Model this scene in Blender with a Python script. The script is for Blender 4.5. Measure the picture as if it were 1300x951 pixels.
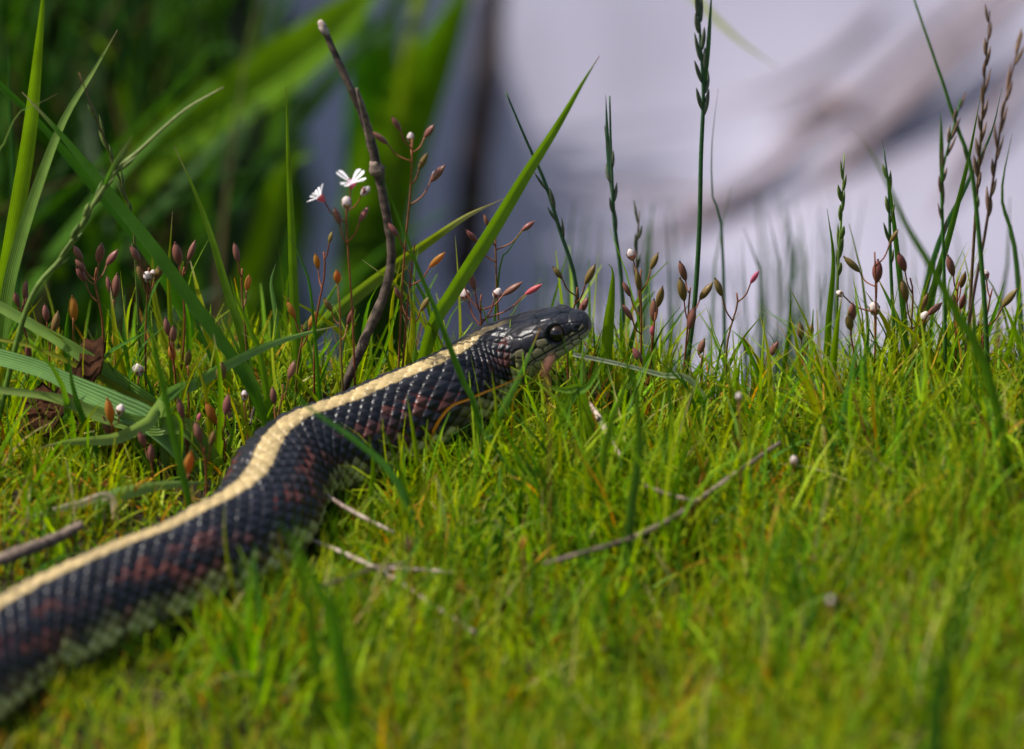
import bpy, math, random
import numpy as np
from mathutils import Vector, Matrix

random.seed(7)
rng = np.random.default_rng(11)
for o in list(bpy.data.objects):
    bpy.data.objects.remove(o)
scene = bpy.context.scene
COL = scene.collection
R = math.radians

# ------------------------------------------------------------------ camera
PITCH = R(26.0)          # looking down at the turf with a long lens
DIST = 1.5               # metres to the focal plane
MPP = 0.0002             # metres per photo pixel in the focal plane
FWD = np.array([0, math.cos(PITCH), -math.sin(PITCH)])
UP = np.array([0, math.sin(PITCH), math.cos(PITCH)])
RIGHT = np.array([1.0, 0, 0])
CAM = UP * (84.5 * MPP) - FWD * DIST
cd = bpy.data.cameras.new('camera')
cam = bpy.data.objects.new('camera', cd)
COL.objects.link(cam)
cam.location = CAM
cam.rotation_euler = (math.pi / 2 - PITCH, 0, 0)
cd.sensor_width = 36.0
cd.lens = 36.0 * DIST / (1300 * MPP)
cd.clip_start = 0.02
cd.clip_end = 200
cd.dof.use_dof = True
cd.dof.focus_distance = DIST + 0.004
cd.dof.aperture_fstop = cd.lens / 25.0
cd.dof.aperture_blades = 0
scene.camera = cam

# ------------------------------------------------------------------ world, sun, exposure
SUN_EL, SUN_AZ = R(56), R(-84)      # azimuth measured from +Y (away from the camera) towards +X
world = bpy.data.worlds.new('World')
scene.world = world
world.use_nodes = True
wn = world.node_tree.nodes
wl = world.node_tree.links
sky = wn.new('ShaderNodeTexSky')
sky.sky_type = 'NISHITA'
sky.sun_disc = False
sky.sun_elevation = SUN_EL
sky.sun_rotation = SUN_AZ
sky.air_density = 1.0
sky.dust_density = 4.0
sky.ozone_density = 1.5
bgn = wn['Background']
bgn.inputs['Strength'].default_value = 0.07
wl.new(sky.outputs[0], bgn.inputs['Color'])
sd = bpy.data.lights.new('sun', 'SUN')
sd.energy = 3.2
sd.angle = R(0.53)
sd.color = (1.0, 0.95, 0.88)
sun = bpy.data.objects.new('sun', sd)
COL.objects.link(sun)
sv = Vector((math.cos(SUN_EL) * math.sin(SUN_AZ), math.cos(SUN_EL) * math.cos(SUN_AZ), math.sin(SUN_EL)))
sun.rotation_euler = sv.to_track_quat('Z', 'Y').to_euler()
sun.location = sv * 5
vs = scene.view_settings
vs.view_transform = 'Standard'
vs.look = 'None'
vs.gamma = 1.0
vs.exposure = 1.22
vs.use_curve_mapping = False
scene.render.engine = 'CYCLES'
scene.cycles.max_bounces = 8
scene.cycles.transmission_bounces = 6

# ------------------------------------------------------------------ terrain and pixel helpers
def sstep(a, b, x):
    t = np.clip((np.asarray(x, float) - a) / (b - a), 0, 1)
    return t * t * (3 - 2 * t)

WATER_Z = -0.35
def edge_y(x):
    x = np.asarray(x, float)
    return 0.030 - 0.016 * sstep(0.025, 0.055, x) + 0.020 * sstep(0.07, 0.12, x) + 0.006 * np.sin(x * 70)

def terrain(x, y):
    x = np.asarray(x, float); y = np.asarray(y, float)
    z = 0.0016 * np.sin(x * 83 + 1.3) * np.cos(y * 71) + 0.0011 * np.sin(x * 190 + y * 160) + 0.003 * np.sin(x * 23 + 2 * np.sin(y * 17))
    z = z + 0.013 * sstep(0.02, 0.11, x) * sstep(0.03, -0.10, y)
    d = y - edge_y(x)
    left = sstep(-0.045, -0.10, x + 0.06 * (y - 0.3))
    drop = (1 - left) * 0.38 + left * 0.13
    z = z - drop * sstep(0, 0.17, d)
    z = z + left * 0.012 * np.sin(x * 31 + 1) * np.sin(y * 27) * sstep(0.05, 0.2, d)
    z = z - 0.2 * sstep(1.1, 1.6, y)
    return z

def tz(x, y):
    return float(terrain(x, y))

def ray(px, py):
    return FWD * DIST + RIGHT * ((px - 650) * MPP) + UP * ((475.5 - py) * MPP)

def at(px, py, Y):
    d = ray(px, py)
    t = (Y - CAM[1]) / d[1]
    return CAM + d * t

def ground(px, py, dz=0.0):
    d = ray(px, py)
    lo, hi = 0.6, 1.6
    f = lambda t: (CAM + d * t)[2] - dz - tz((CAM + d * t)[0], (CAM + d * t)[1])
    for t in np.linspace(0.6, 1.6, 101):
        if f(t) < 0:
            hi = t; lo = t - 0.01
            break
    for _ in range(40):
        m = 0.5 * (lo + hi)
        if f(m) > 0: lo = m
        else: hi = m
    return CAM + d * lo

def catmull(P, n):
    P = np.asarray(P, float)
    if len(P) == 2:
        t = np.linspace(0, 1, n)[:, None]
        return P[0] * (1 - t) + P[1] * t
    Q = np.vstack([2 * P[0] - P[1], P, 2 * P[-1] - P[-2]])
    seg = np.linalg.norm(np.diff(P[:, :3], axis=0), axis=1)
    cum = np.concatenate([[0], np.cumsum(seg)])
    out = []
    for s in np.linspace(0, cum[-1], n):
        i = min(np.searchsorted(cum, s, side='right') - 1, len(P) - 2)
        u = (s - cum[i]) / max(seg[i], 1e-9)
        p0, p1, p2, p3 = Q[i], Q[i + 1], Q[i + 2], Q[i + 3]
        out.append(0.5 * (2 * p1 + (p2 - p0) * u + (2 * p0 - 5 * p1 + 4 * p2 - p3) * u ** 2 + (3 * p1 - p0 - 3 * p2 + p3) * u ** 3))
    return np.array(out)

# ------------------------------------------------------------------ materials
def nodes(name):
    m = bpy.data.materials.new(name)
    m.use_nodes = True
    nt = m.node_tree
    return m, nt, nt.nodes['Principled BSDF'], nt.nodes['Material Output']

def N(nt, kind, **kw):
    n = nt.nodes.new(kind)
    for k, v in kw.items():
        setattr(n, k, v)
    return n

def leaf_material(name, col=None, trans=0.4, rough=0.42, var=0.25, noise=180.0, veins=0.0, spec=0.3):
    """plant tissue: colour (own attribute or fixed) x noise, part of the light passing through"""
    m, nt, bsdf, out = nodes(name)
    L = nt.links.new
    if col is None:
        a = N(nt, 'ShaderNodeAttribute', attribute_name='Col')
        csock = a.outputs['Color']
    else:
        c = N(nt, 'ShaderNodeRGB'); c.outputs[0].default_value = (*col, 1)
        csock = c.outputs[0]
    tc = N(nt, 'ShaderNodeTexCoord')
    oi = N(nt, 'ShaderNodeObjectInfo')
    nz = N(nt, 'ShaderNodeTexNoise'); nz.inputs['Scale'].default_value = noise; nz.inputs['Detail'].default_value = 4
    L(tc.outputs['Object'], nz.inputs['Vector'])
    mr = N(nt, 'ShaderNodeMapRange')
    mr.inputs['From Min'].default_value = 0.3; mr.inputs['From Max'].default_value = 0.7
    mr.inputs['To Min'].default_value = 1 - var; mr.inputs['To Max'].default_value = 1 + var
    L(nz.outputs['Fac'], mr.inputs['Value'])
    hs = N(nt, 'ShaderNodeHueSaturation')
    hm = N(nt, 'ShaderNodeMapRange'); hm.inputs['To Min'].default_value = 0.485; hm.inputs['To Max'].default_value = 0.515
    L(oi.outputs['Random'], hm.inputs['Value'])
    L(hm.outputs[0], hs.inputs['Hue'])
    L(mr.outputs[0], hs.inputs['Value'])
    L(csock, hs.inputs['Color'])
    csock = hs.outputs['Color']
    if veins > 0:
        uv = N(nt, 'ShaderNodeUVMap')
        sx = N(nt, 'ShaderNodeSeparateXYZ'); L(uv.outputs[0], sx.inputs[0])
        mu = N(nt, 'ShaderNodeMath', operation='MULTIPLY'); mu.inputs[1].default_value = 44.0
        L(sx.outputs['X'], mu.inputs[0])
        sn = N(nt, 'ShaderNodeMath', operation='SINE'); L(mu.outputs[0], sn.inputs[0])
        m2 = N(nt, 'ShaderNodeMapRange'); m2.inputs['From Min'].default_value = -1
        m2.inputs['To Min'].default_value = 1 - veins; m2.inputs['To Max'].default_value = 1 + veins
        L(sn.outputs[0], m2.inputs['Value'])
        h2 = N(nt, 'ShaderNodeHueSaturation'); L(m2.outputs[0], h2.inputs['Value']); L(csock, h2.inputs['Color'])
        csock = h2.outputs['Color']
        bp = N(nt, 'ShaderNodeBump'); bp.inputs['Strength'].default_value = 0.5; bp.inputs['Distance'].default_value = 0.0002
        L(sn.outputs[0], bp.inputs['Height']); L(bp.outputs[0], bsdf.inputs['Normal'])
    L(csock, bsdf.inputs['Base Color'])
    bsdf.inputs['Roughness'].default_value = rough
    bsdf.inputs['Specular IOR Level'].default_value = spec
    if trans > 0:
        tr = N(nt, 'ShaderNodeBsdfTranslucent')
        g = N(nt, 'ShaderNodeHueSaturation'); g.inputs['Value'].default_value = 1.25; g.inputs['Saturation'].default_value = 1.1
        g.inputs['Hue'].default_value = 0.49
        L(csock, g.inputs['Color']); L(g.outputs[0], tr.inputs['Color'])
        mx = N(nt, 'ShaderNodeMixShader'); mx.inputs[0].default_value = trans
        L(bsdf.outputs[0], mx.inputs[1]); L(tr.outputs[0], mx.inputs[2]); L(mx.outputs[0], out.inputs['Surface'])
    return m

def solid_material(name, c1, c2, scale=300.0, rough=0.7, bump=0.3, stretch=(1, 1, 1), detail=5, spec=0.15):
    m, nt, bsdf, out = nodes(name)
    L = nt.links.new
    tc = N(nt, 'ShaderNodeTexCoord')
    mp = N(nt, 'ShaderNodeMapping'); mp.inputs['Scale'].default_value = stretch
    L(tc.outputs['Object'], mp.inputs['Vector'])
    nz = N(nt, 'ShaderNodeTexNoise'); nz.inputs['Scale'].default_value = scale; nz.inputs['Detail'].default_value = detail
    L(mp.outputs[0], nz.inputs['Vector'])
    cr = N(nt, 'ShaderNodeValToRGB')
    cr.color_ramp.elements[0].position = 0.34; cr.color_ramp.elements[0].color = (*c1, 1)
    cr.color_ramp.elements[1].position = 0.66; cr.color_ramp.elements[1].color = (*c2, 1)
    L(nz.outputs['Fac'], cr.inputs[0]); L(cr.outputs[0], bsdf.inputs['Base Color'])
    bsdf.inputs['Roughness'].default_value = rough
    bsdf.inputs['Specular IOR Level'].default_value = spec
    bp = N(nt, 'ShaderNodeBump'); bp.inputs['Strength'].default_value = bump; bp.inputs['Distance'].default_value = 0.0006
    L(nz.outputs['Fac'], bp.inputs['Height']); L(bp.outputs[0], bsdf.inputs['Normal'])
    return m

M = {}
M['turf'] = leaf_material('turf_leaf', None, trans=0.45, rough=0.5, var=0.15, spec=0.12)
M['blade'] = leaf_material('blade_leaf', None, trans=0.45, rough=0.38, spec=0.22, var=0.18, noise=120, veins=0.10)
M['stem'] = leaf_material('stem_tissue', None, trans=0.3, rough=0.5, var=0.25, noise=500)
M['pod_purple'] = leaf_material('pod_purple', (0.20, 0.080, 0.060), trans=0.25, rough=0.38, var=0.35, noise=700)
M['pod_olive'] = leaf_material('pod_olive', (0.17, 0.11, 0.035), trans=0.28, rough=0.4, var=0.35, noise=600)
M['pod_amber'] = leaf_material('pod_amber', (0.40, 0.20, 0.035), trans=0.5, rough=0.45, var=0.25, noise=500)
M['pod_pink'] = leaf_material('pod_pink', (0.42, 0.09, 0.12), trans=0.3, rough=0.45, var=0.3, noise=600)
M['petal'] = leaf_material('petal_white', (0.80, 0.77, 0.80), trans=0.35, rough=0.6, var=0.05, noise=500)
M['bud'] = leaf_material('bud_white', (0.58, 0.50, 0.47), trans=0.3, rough=0.6, var=0.2, noise=900)
M['soil'] = solid_material('soil', (0.010, 0.009, 0.005), (0.034, 0.026, 0.013), 160, 0.95, 0.9, spec=0.05)
M['twig'] = solid_material('twig_bark', (0.05, 0.036, 0.028), (0.20, 0.15, 0.115), 420, 0.75, 0.6)
M['pale_twig'] = solid_material('pale_twig', (0.13, 0.09, 0.07), (0.42, 0.34, 0.28), 420, 0.7, 0.5)
M['dark_twig'] = solid_material('dark_twig', (0.026, 0.019, 0.017), (0.11, 0.08, 0.06), 420, 0.6, 0.5)
M['dead_leaf'] = solid_material('dead_leaf', (0.012, 0.006, 0.003), (0.042, 0.018, 0.009), 260, 0.9, 0.6, spec=0.03)
M['branch'] = solid_material('branch_reflection', (0.12, 0.092, 0.10), (0.24, 0.19, 0.20), 120, 0.8, 0.6)

def water_material():
    m, nt, bsdf, out = nodes('sky_tinted_water')
    L = nt.links.new
    tc = N(nt, 'ShaderNodeTexCoord')
    n1 = N(nt, 'ShaderNodeTexNoise'); n1.inputs['Scale'].default_value = 4.5; n1.inputs['Detail'].default_value = 3
    mp = N(nt, 'ShaderNodeMapping'); mp.inputs['Scale'].default_value = (1.6, 0.30, 1)
    L(tc.outputs['Object'], mp.inputs[0]); L(mp.outputs[0], n1.inputs['Vector'])
    cr = N(nt, 'ShaderNodeValToRGB')  # sky reflection put into the pale lavender base colour, streaks included
    cr.color_ramp.elements[0].position = 0.35; cr.color_ramp.elements[0].color = (0.165, 0.156, 0.195, 1)
    cr.color_ramp.elements[1].position = 0.68; cr.color_ramp.elements[1].color = (0.29, 0.277, 0.34, 1)
    L(n1.outputs['Fac'], cr.inputs[0]); L(cr.outputs[0], bsdf.inputs['Base Color'])
    n2 = N(nt, 'ShaderNodeTexNoise'); n2.inputs['Scale'].default_value = 26; n2.inputs['Detail'].default_value = 2
    L(tc.outputs['Object'], n2.inputs['Vector'])
    bp = N(nt, 'ShaderNodeBump'); bp.inputs['Strength'].default_value = 0.25; bp.inputs['Distance'].default_value = 0.01
    L(n2.outputs['Fac'], bp.inputs['Height']); L(bp.outputs[0], bsdf.inputs['Normal'])
    bsdf.inputs['Roughness'].default_value = 0.08
    bsdf.inputs['IOR'].default_value = 1.33
    return m
M['water'] = water_material()

def snake_material():
    m, nt, bsdf, out = nodes('snake_skin')
    L = nt.links.new
    a = N(nt, 'ShaderNodeAttribute', attribute_name='Col')
    tc = N(nt, 'ShaderNodeTexCoord')
    nz = N(nt, 'ShaderNodeTexNoise'); nz.inputs['Scale'].default_value = 900; nz.inputs['Detail'].default_value = 3
    L(tc.outputs['Object'], nz.inputs['Vector'])
    mr = N(nt, 'ShaderNodeMapRange'); mr.inputs['To Min'].default_value = 0.7; mr.inputs['To Max'].default_value = 1.3
    L(nz.outputs['Fac'], mr.inputs['Value'])
    hs = N(nt, 'ShaderNodeHueSaturation'); L(mr.outputs[0], hs.inputs['Value']); L(a.outputs['Color'], hs.inputs['Color'])
    L(hs.outputs[0], bsdf.inputs['Base Color'])
    r2 = N(nt, 'ShaderNodeMapRange'); r2.inputs['To Min'].default_value = 0.26; r2.inputs['To Max'].default_value = 0.44
    L(nz.outputs['Fac'], r2.inputs['Value']); L(r2.outputs[0], bsdf.inputs['Roughness'])
    bp = N(nt, 'ShaderNodeBump'); bp.inputs['Strength'].default_value = 0.25; bp.inputs['Distance'].default_value = 0.0002
    L(nz.outputs['Fac'], bp.inputs['Height']); L(bp.outputs[0], bsdf.inputs['Normal'])
    bsdf.inputs['Specular IOR Level'].default_value = 0.28
    return m
M['snake'] = snake_material()

def gloss_material(name, col, rough):
    m, nt, bsdf, out = nodes(name)
    nz = N(nt, 'ShaderNodeTexNoise'); nz.inputs['Scale'].default_value = 900
    tc = N(nt, 'ShaderNodeTexCoord'); nt.links.new(tc.outputs['Object'], nz.inputs['Vector'])
    cr = N(nt, 'ShaderNodeValToRGB')
    cr.color_ramp.elements[0].color = (*[c * 0.6 for c in col], 1); cr.color_ramp.elements[1].color = (*[c * 1.4 for c in col], 1)
    nt.links.new(nz.outputs['Fac'], cr.inputs[0]); nt.links.new(cr.outputs[0], bsdf.inputs['Base Color'])
    bsdf.inputs['Roughness'].default_value = rough
    return m
M['iris'] = gloss_material('iris', (0.018, 0.010, 0.006), 0.06)
M['pupil'] = gloss_material('pupil', (0.003, 0.003, 0.004), 0.05)

# ------------------------------------------------------------------ mesh helpers
class MB:
    def __init__(s):
        s.v = []; s.f = []; s.c = []; s.uv = []
    def add(s, verts, faces, cols, uvs=None):
        b = len(s.v)
        s.v.extend([tuple(map(float, p)) for p in verts])
        s.f.extend([tuple(i + b for i in f) for f in faces])
        s.c.extend([tuple(c) for c in cols])
        s.uv.extend(uvs if uvs is not None else [(0.5, 0.5)] * len(verts))
    def mesh(s, name, mat, smooth=True, origin=None):
        me = bpy.data.meshes.new(name)
        v = s.v
        if origin is not None:
            v = [(p[0] - origin[0], p[1] - origin[1], p[2] - origin[2]) for p in v]
        me.from_pydata(v, [], s.f)
        at_ = me.color_attributes.new('Col', 'FLOAT_COLOR', 'POINT')
        c = np.ones((len(v), 4), np.float32); c[:, :3] = np.array(s.c, np.float32).reshape(-1, 3)
        at_.data.foreach_set('color', c.ravel())
        ul = me.uv_layers.new(name='UVMap')
        li = np.empty(len(me.loops), np.int32); me.loops.foreach_get('vertex_index', li)
        ul.data.foreach_set('uv', np.array(s.uv, np.float32)[li].ravel())
        if smooth:
            me.polygons.foreach_set('use_smooth', np.ones(len(me.polygons), bool))
        me.materials.append(mat)
        me.update()
        return me

def link(name, data, parent=None, loc=None):
    o = bpy.data.objects.new(name, data)
    COL.objects.link(o)
    if loc is not None: o.location = loc
    if parent is not None: o.parent = parent
    return o

def tag(o, label, cat, group=None):
    o['label'] = label; o['category'] = cat
    if group: o['group'] = group
    return o

def kind(o, k, label=None, cat=None):
    o['kind'] = k
    if label: o['label'] = label
    if cat: o['category'] = cat
    return o

def lerp(a, b, t):
    return tuple(a[i] * (1 - t) + b[i] * t for i in range(3))

def ribbon(mb, P, w, c0, c1, tipc=None, turn=0.0, fold=0.35, n=None, blunt=0.05, basew=0.65, belly=0.35, twist=0.0, ctip=0.9):
    """a grass blade: folded strip along P (root first), w = full width in metres"""
    n = n or max(8, 3 * len(P))
    P = catmull(P, n)
    T = np.gradient(P, axis=0); T /= np.linalg.norm(T, axis=1)[:, None]
    verts, cols, uvs, faces = [], [], [], []
    for i in range(n):
        t = i / (n - 1)
        ref = np.array([math.sin(turn + twist * t), -math.cos(turn + twist * t), 0.25])
        s = np.cross(T[i], ref); s /= max(np.linalg.norm(s), 1e-6)
        nn = np.cross(s, T[i])
        if t < belly: k = basew + (1 - basew) * math.sin(t / belly * math.pi / 2)
        else: k = max(blunt, (1 - ((t - belly) / (1 - belly)) ** 1.7))
        h = 0.5 * w * k
        c = lerp(c0, c1, t)
        if tipc and t > ctip: c = lerp(c, tipc, (t - ctip) / (1 - ctip))
        for u, d in ((-1, 0), (-0.5, 0.5), (0, 1.0), (0.5, 0.5), (1, 0)):
            verts.append(P[i] + s * (u * h) - nn * (d * h * fold))
            cols.append(c); uvs.append((0.5 + 0.5 * u, t))
    for i in range(n - 1):
        for j in range(4):
            a = i * 5 + j
            faces.append((a, a + 1, a + 6, a + 5))
    mb.add(verts, faces, cols, uvs)

def tube(mb, P, r, c0, c1, n=None, sides=7, wob=0.0, cap=True):
    """round stem along P, r = radius or list of radii (root first)"""
    n = n or max(6, 3 * len(P))
    P = catmull(P, n)
    rr = np.interp(np.linspace(0, 1, n), np.linspace(0, 1, len(np.atleast_1d(r))), np.atleast_1d(r)) if np.ndim(r) else np.full(n, r)
    T = np.gradient(P, axis=0); T /= np.linalg.norm(T, axis=1)[:, None]
    ref = np.array([0.31, -0.92, 0.24])
    verts, cols, uvs, faces = [], [], [], []
    for i in range(n):
        s = np.cross(T[i], ref)
        if np.linalg.norm(s) < 0.1: s = np.cross(T[i], [1, 0, 0])
        s /= np.linalg.norm(s); b = np.cross(s, T[i])
        for j in range(sides):
            a = 2 * math.pi * j / sides
            q = rr[i] * (1 + wob * (random.random() - 0.5))
            verts.append(P[i] + (s * math.cos(a) + b * math.sin(a)) * q)
            cols.append(lerp(c0, c1, i / (n - 1))); uvs.append((j / sides, i / (n - 1)))
    for i in range(n - 1):
        for j in range(sides):
            faces.append((i * sides + j, i * sides + (j + 1) % sides, (i + 1) * sides + (j + 1) % sides, (i + 1) * sides + j))
    if cap:
        faces.append(tuple(range(sides))[::-1]); faces.append(tuple((n - 1) * sides + j for j in range(sides)))
    mb.add(verts, faces, cols, uvs)

def rooted(P, sink=0.004):
    """pixel-derived root-first points: add the foot of the plant on the ground under its first point"""
    P = [np.array(p, float) for p in P]
    g = tz(P[0][0], P[0][1])
    if P[0][2] > g + 0.001:
        d = P[0] - P[1]
        k = min((P[0][2] - g) / max(abs(d[2]), 1e-4), 2.0) if d[2] < 0 else 0.3
        foot = P[0] + d * np.array([0.6 * k, 0.6 * k, 0])
        foot[2] = tz(foot[0], foot[1]) - sink
        P = [foot] + P
    else:
        P[0][2] = min(P[0][2], g - sink * 0.5)
    return P

def pix(path, Y0, Y1=None):
    """pixel polyline (root first) standing in a plane at depth Y0 (root) to Y1 (tip)"""
    Y1 = Y0 if Y1 is None else Y1
    n = len(path)
    return [at(x, y, Y0 + (Y1 - Y0) * i / max(n - 1, 1)) for i, (x, y) in enumerate(path)]

# greens (linear base colours)
G_BRIGHT = (0.115, 0.235, 0.022)
G_MID = (0.062, 0.165, 0.016)
G_DEEP = (0.042, 0.105, 0.022)
G_BLUE = (0.060, 0.125, 0.066)
G_PALE = (0.21, 0.32, 0.075)
G_FROST = (0.185, 0.33, 0.095)
G_YEL = (0.22, 0.25, 0.02)
STRAW = (0.42, 0.34, 0.18)
BROWN = (0.13, 0.075, 0.035)
PURPLE = (0.10, 0.05, 0.06)

# ------------------------------------------------------------------ setting: ground, water
def build_ground():
    gx = np.concatenate([-np.geomspace(6, 0.36, 14), np.linspace(-0.34, 0.34, 120), np.geomspace(0.36, 6, 14)])
    gy = np.concatenate([-np.geomspace(6, 0.5, 14), np.linspace(-0.48, 0.5, 160), np.geomspace(0.52, 6, 30)])
    X, Y = np.meshgrid(gx, gy)
    Z = terrain(X, Y)
    Z = Z + rng.normal(0, 0.0006, Z.shape) * (np.abs(X) < 0.4)
    nx, ny = len(gx), len(gy)
    v = np.stack([X, Y, Z], -1).reshape(-1, 3)
    f = [(j * nx + i, j * nx + i + 1, (j + 1) * nx + i + 1, (j + 1) * nx + i) for j in range(ny - 1) for i in range(nx - 1)]
    me = bpy.data.meshes.new('ground'); me.from_pydata(v.tolist(), [], f)
    me.polygons.foreach_set('use_smooth', np.ones(len(me.polygons), bool))
    me.materials.append(M['soil'])
    kind(link('ground', me), 'structure', 'dark mossy soil of the grassy bank')
    mw = bpy.data.meshes.new('water')
    s = 40; z = WATER_Z
    mw.from_pydata([(-s, -s, z), (s, -s, z), (s, s, z), (-s, s, z)], [], [(0, 1, 2, 3)])
    mw.materials.append(M['water'])
    kind(link('water', mw), 'structure', 'pale grey lavender pond water beyond the bank')
build_ground()

# ------------------------------------------------------------------ the snake
def build_snake():
    mm = 0.001
    # (pixel x, pixel y of the body's centre line, radius mm), neck to tail; centre height follows from the ground it lies on
    body_px = [(556, 512, 10.0), (500, 538, 10.4), (448, 563, 10.6), (406, 577, 10.8), (372, 593, 10.8), (350, 622, 10.9), (339, 655, 11.1), (314, 684, 11.2), (274, 705, 11.3),
               (236, 726, 11.2), (170, 752, 11.4), (100, 784, 11.5), (20, 826, 11.5)]
    pts = []
    for k, (x, y, r) in enumerate(body_px):
        d_ = ray(x, y)
        p = CAM + d_ * ((r * mm * 0.66 + (0.0055, 0.0025, 0.0006)[min(k, 2)] - CAM[2]) / d_[2])
        pts.append((p[0], p[1], p[2], r))
    # beyond the frame the body goes on and tapers into the tail
    d = np.array(pts[-1][:2]) - np.array(pts[-2][:2]); d /= np.linalg.norm(d)
    p = np.array(pts[-1][:2]); ang = math.atan2(d[1], d[0])
    for i in range(10):
        ang += 0.17 * (1 if i < 4 else -1.6)
        p = p + 0.030 * np.array([math.cos(ang), math.sin(ang)])
        r = 11.5 - 0.10 * i ** 1.95
        pts.append((p[0], p[1], r * mm * 0.66, r))
    # head end: raised, held just above the turf
    n1 = at(611, 474, 0.009); hd = at(660, 442, 0.010)
    head_base = at(657, 440, 0.011)
    snout = at(748, 407, 0.006)
    hv = snout - head_base; HL = np.linalg.norm(hv)          # head length
    path = [(*snout, 3), (*(head_base + hv * 0.5), 8), (*head_base, 9.2), (*n1, 9.7)] + pts
    path = np.array(path)
    raw = catmull(path, 4000)
    ds = np.linalg.norm(np.diff(raw[:, :3], axis=0), axis=1)
    cum = np.concatenate([[0], np.cumsum(ds)])
    step = 0.00032
    ns = int(cum[-1] / step)
    S = np.linspace(0, cum[-1], ns)
    # finer steps at the snout
    S = np.concatenate([np.linspace(0, 0.004, 26)[:-1], S[S >= 0.004]])
    ns = len(S)
    C = np.stack([np.interp(S, cum, raw[:, k]) for k in range(4)], 1)
    # smooth centre line
    def smooth(A, k):
        ker = np.hanning(k); ker /= ker.sum()
        out = A.copy()
        for c in range(A.shape[1]):
            out[:, c] = np.convolve(np.pad(A[:, c], k // 2, mode='edge'), ker, mode='valid')[:len(A)]
        return out
    Ca = smooth(C[:, :3], 21); Cb = smooth(smooth(C[:, :3], 71), 41)
    wgt = sstep(0.020, 0.034, S)[:, None]
    Cs = Ca * (1 - wgt) + Cb * wgt
    T = np.gradient(Cs, S, axis=0); T = smooth(T, 31); T /= np.linalg.norm(T, axis=1)[:, None]
    Smm = S / mm; Hmm = HL / mm
    # cross-section half width, top, bottom (mm) at distance from the snout
    q = Smm
    hs = np.array([0, 0.25, 0.9, 2.0, 4.0, 6.5, 9.0, 12.0, 16.0, 20.0, 24.0, 30.0])
    hw = np.array([0.05, 1.7, 3.1, 4.0, 4.9, 6.0, 7.2, 8.3, 9.3, 9.0, 9.0, 9.5])
    ht = np.array([0.05, 1.0, 1.9, 2.7, 3.7, 4.7, 5.5, 6.1, 6.5, 7.0, 7.9, 9.4])
    hb = np.array([0.05, 1.4, 2.4, 3.2, 4.0, 4.6, 5.2, 6.0, 7.0, 8.0, 8.8, 9.4])
    hn = np.array([2.0, 2.2, 2.5, 2.7, 2.9, 3.0, 2.8, 2.6, 2.4, 2.2, 2.1, 2.0])
    br = C[:, 3] * (1 + 0.14 * sstep(0.028, 0.055, S) - 0.04 * sstep(0.12, 0.18, S))
    hf = sstep(30, 22, q)
    W = np.interp(q, hs, hw) * hf + br * 1.0 * (1 - hf)
    Tp = np.interp(q, hs, ht) * hf + br * 1.0 * (1 - hf)
    Bt = np.interp(q, hs, hb) * hf + br * 0.90 * (1 - hf)
    EX = np.interp(q, hs, hn)
    roll = R(2) - R(9) * sstep(14, 40, q) - R(9) * sstep(110, 150, q)
    NA = 236
    phi = np.linspace(-math.pi, math.pi, NA, endpoint=False)   # 0 = dorsal midline, positive = viewer's side
    z_ = np.array([0, 0, 1.0])
    side = np.cross(z_, T); side /= np.linalg.norm(side, axis=1)[:, None]
    nrm = np.cross(T, side)
    # T runs head->tail (leftwards), so cross(z,T) points to -Y = towards the viewer when T=-X
    cr, sr = np.cos(roll)[:, None], np.sin(roll)[:, None]
    U = nrm * cr + side * sr          # dorsal direction, rolled towards the viewer
    V = side * cr - nrm * sr
    cph, sph = np.cos(phi), np.sin(phi)
    e = (2.0 / EX)[:, None]
    lx = W[:, None] * np.sign(sph)[None] * np.abs(sph)[None] ** e
    up = np.abs(cph)[None] ** e
    lz = np.where(cph[None] >= 0, Tp[:, None] * up, -Bt[:, None] * up)
    # ---- relief and colour
    nsn = (ns, NA)
    PH = np.degrees(np.broadcast_to(phi[None], nsn)); SS = np.broadcast_to(Smm[:, None], nsn)
    ROW = 8.8                            # rows of the interlocking diamond lattice
    rho = PH / ROW
    rs = np.clip(br, 3, 12)[:, None] / 10.5
    # running scale coordinate along the body
    along = np.cumsum(np.concatenate([[0], np.diff(Smm)]) / (3.9 * np.clip(br, 6, 12) / 10.5))
    al = np.broadcast_to(along[:, None], nsn)
    bp_ = np.full(nsn, 9.0); bj = np.zeros(nsn, int); bi = np.zeros(nsn, int); bu = np.zeros(nsn); bv = np.zeros(nsn)
    jf = np.floor(rho).astype(int)
    for dj in (-1, 0, 1, 2):
        j = jf + dj
        off = 0.5 * (np.abs(j) % 2)
        i0 = np.floor(al - off).astype(int)
        for di in (0, 1):
            i = i0 + di
            u = al - off - i            # + = towards tail
            v = rho - j
            uu = u / np.where(u > 0, 0.56, 0.48)
            p = (np.abs(uu) ** 1.3 + np.abs(v) ** 1.3) ** (1 / 1.3)
            ok = (np.abs(j) <= 16) & (p < bp_)
            bp_ = np.where(ok, p, bp_); bj = np.where(ok, j, bj); bi = np.where(ok, i, bi); bu = np.where(ok, uu, bu); bv = np.where(ok, v, bv)
    big = np.abs(bj) >= 10
    best = sstep(1.04, 0.66, bp_) * (0.26 + 0.16 * bu + 0.22 * np.clip(1 - bp_, 0, 1) * (1 + big) + 0.09 * np.exp(-(bv / 0.16) ** 2) * ~big)
    be = bp_
    # ventral scutes
    ven = np.abs(PH) > 142
    vf = (al * 0.8) % 1.0
    vh = 0.15 + 0.3 * vf * sstep(1.0, 0.9, vf)
    best = np.where(ven, vh, best)
    onscale = np.where(ven, 1.0, sstep(1.0, 0.74, be))
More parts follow.
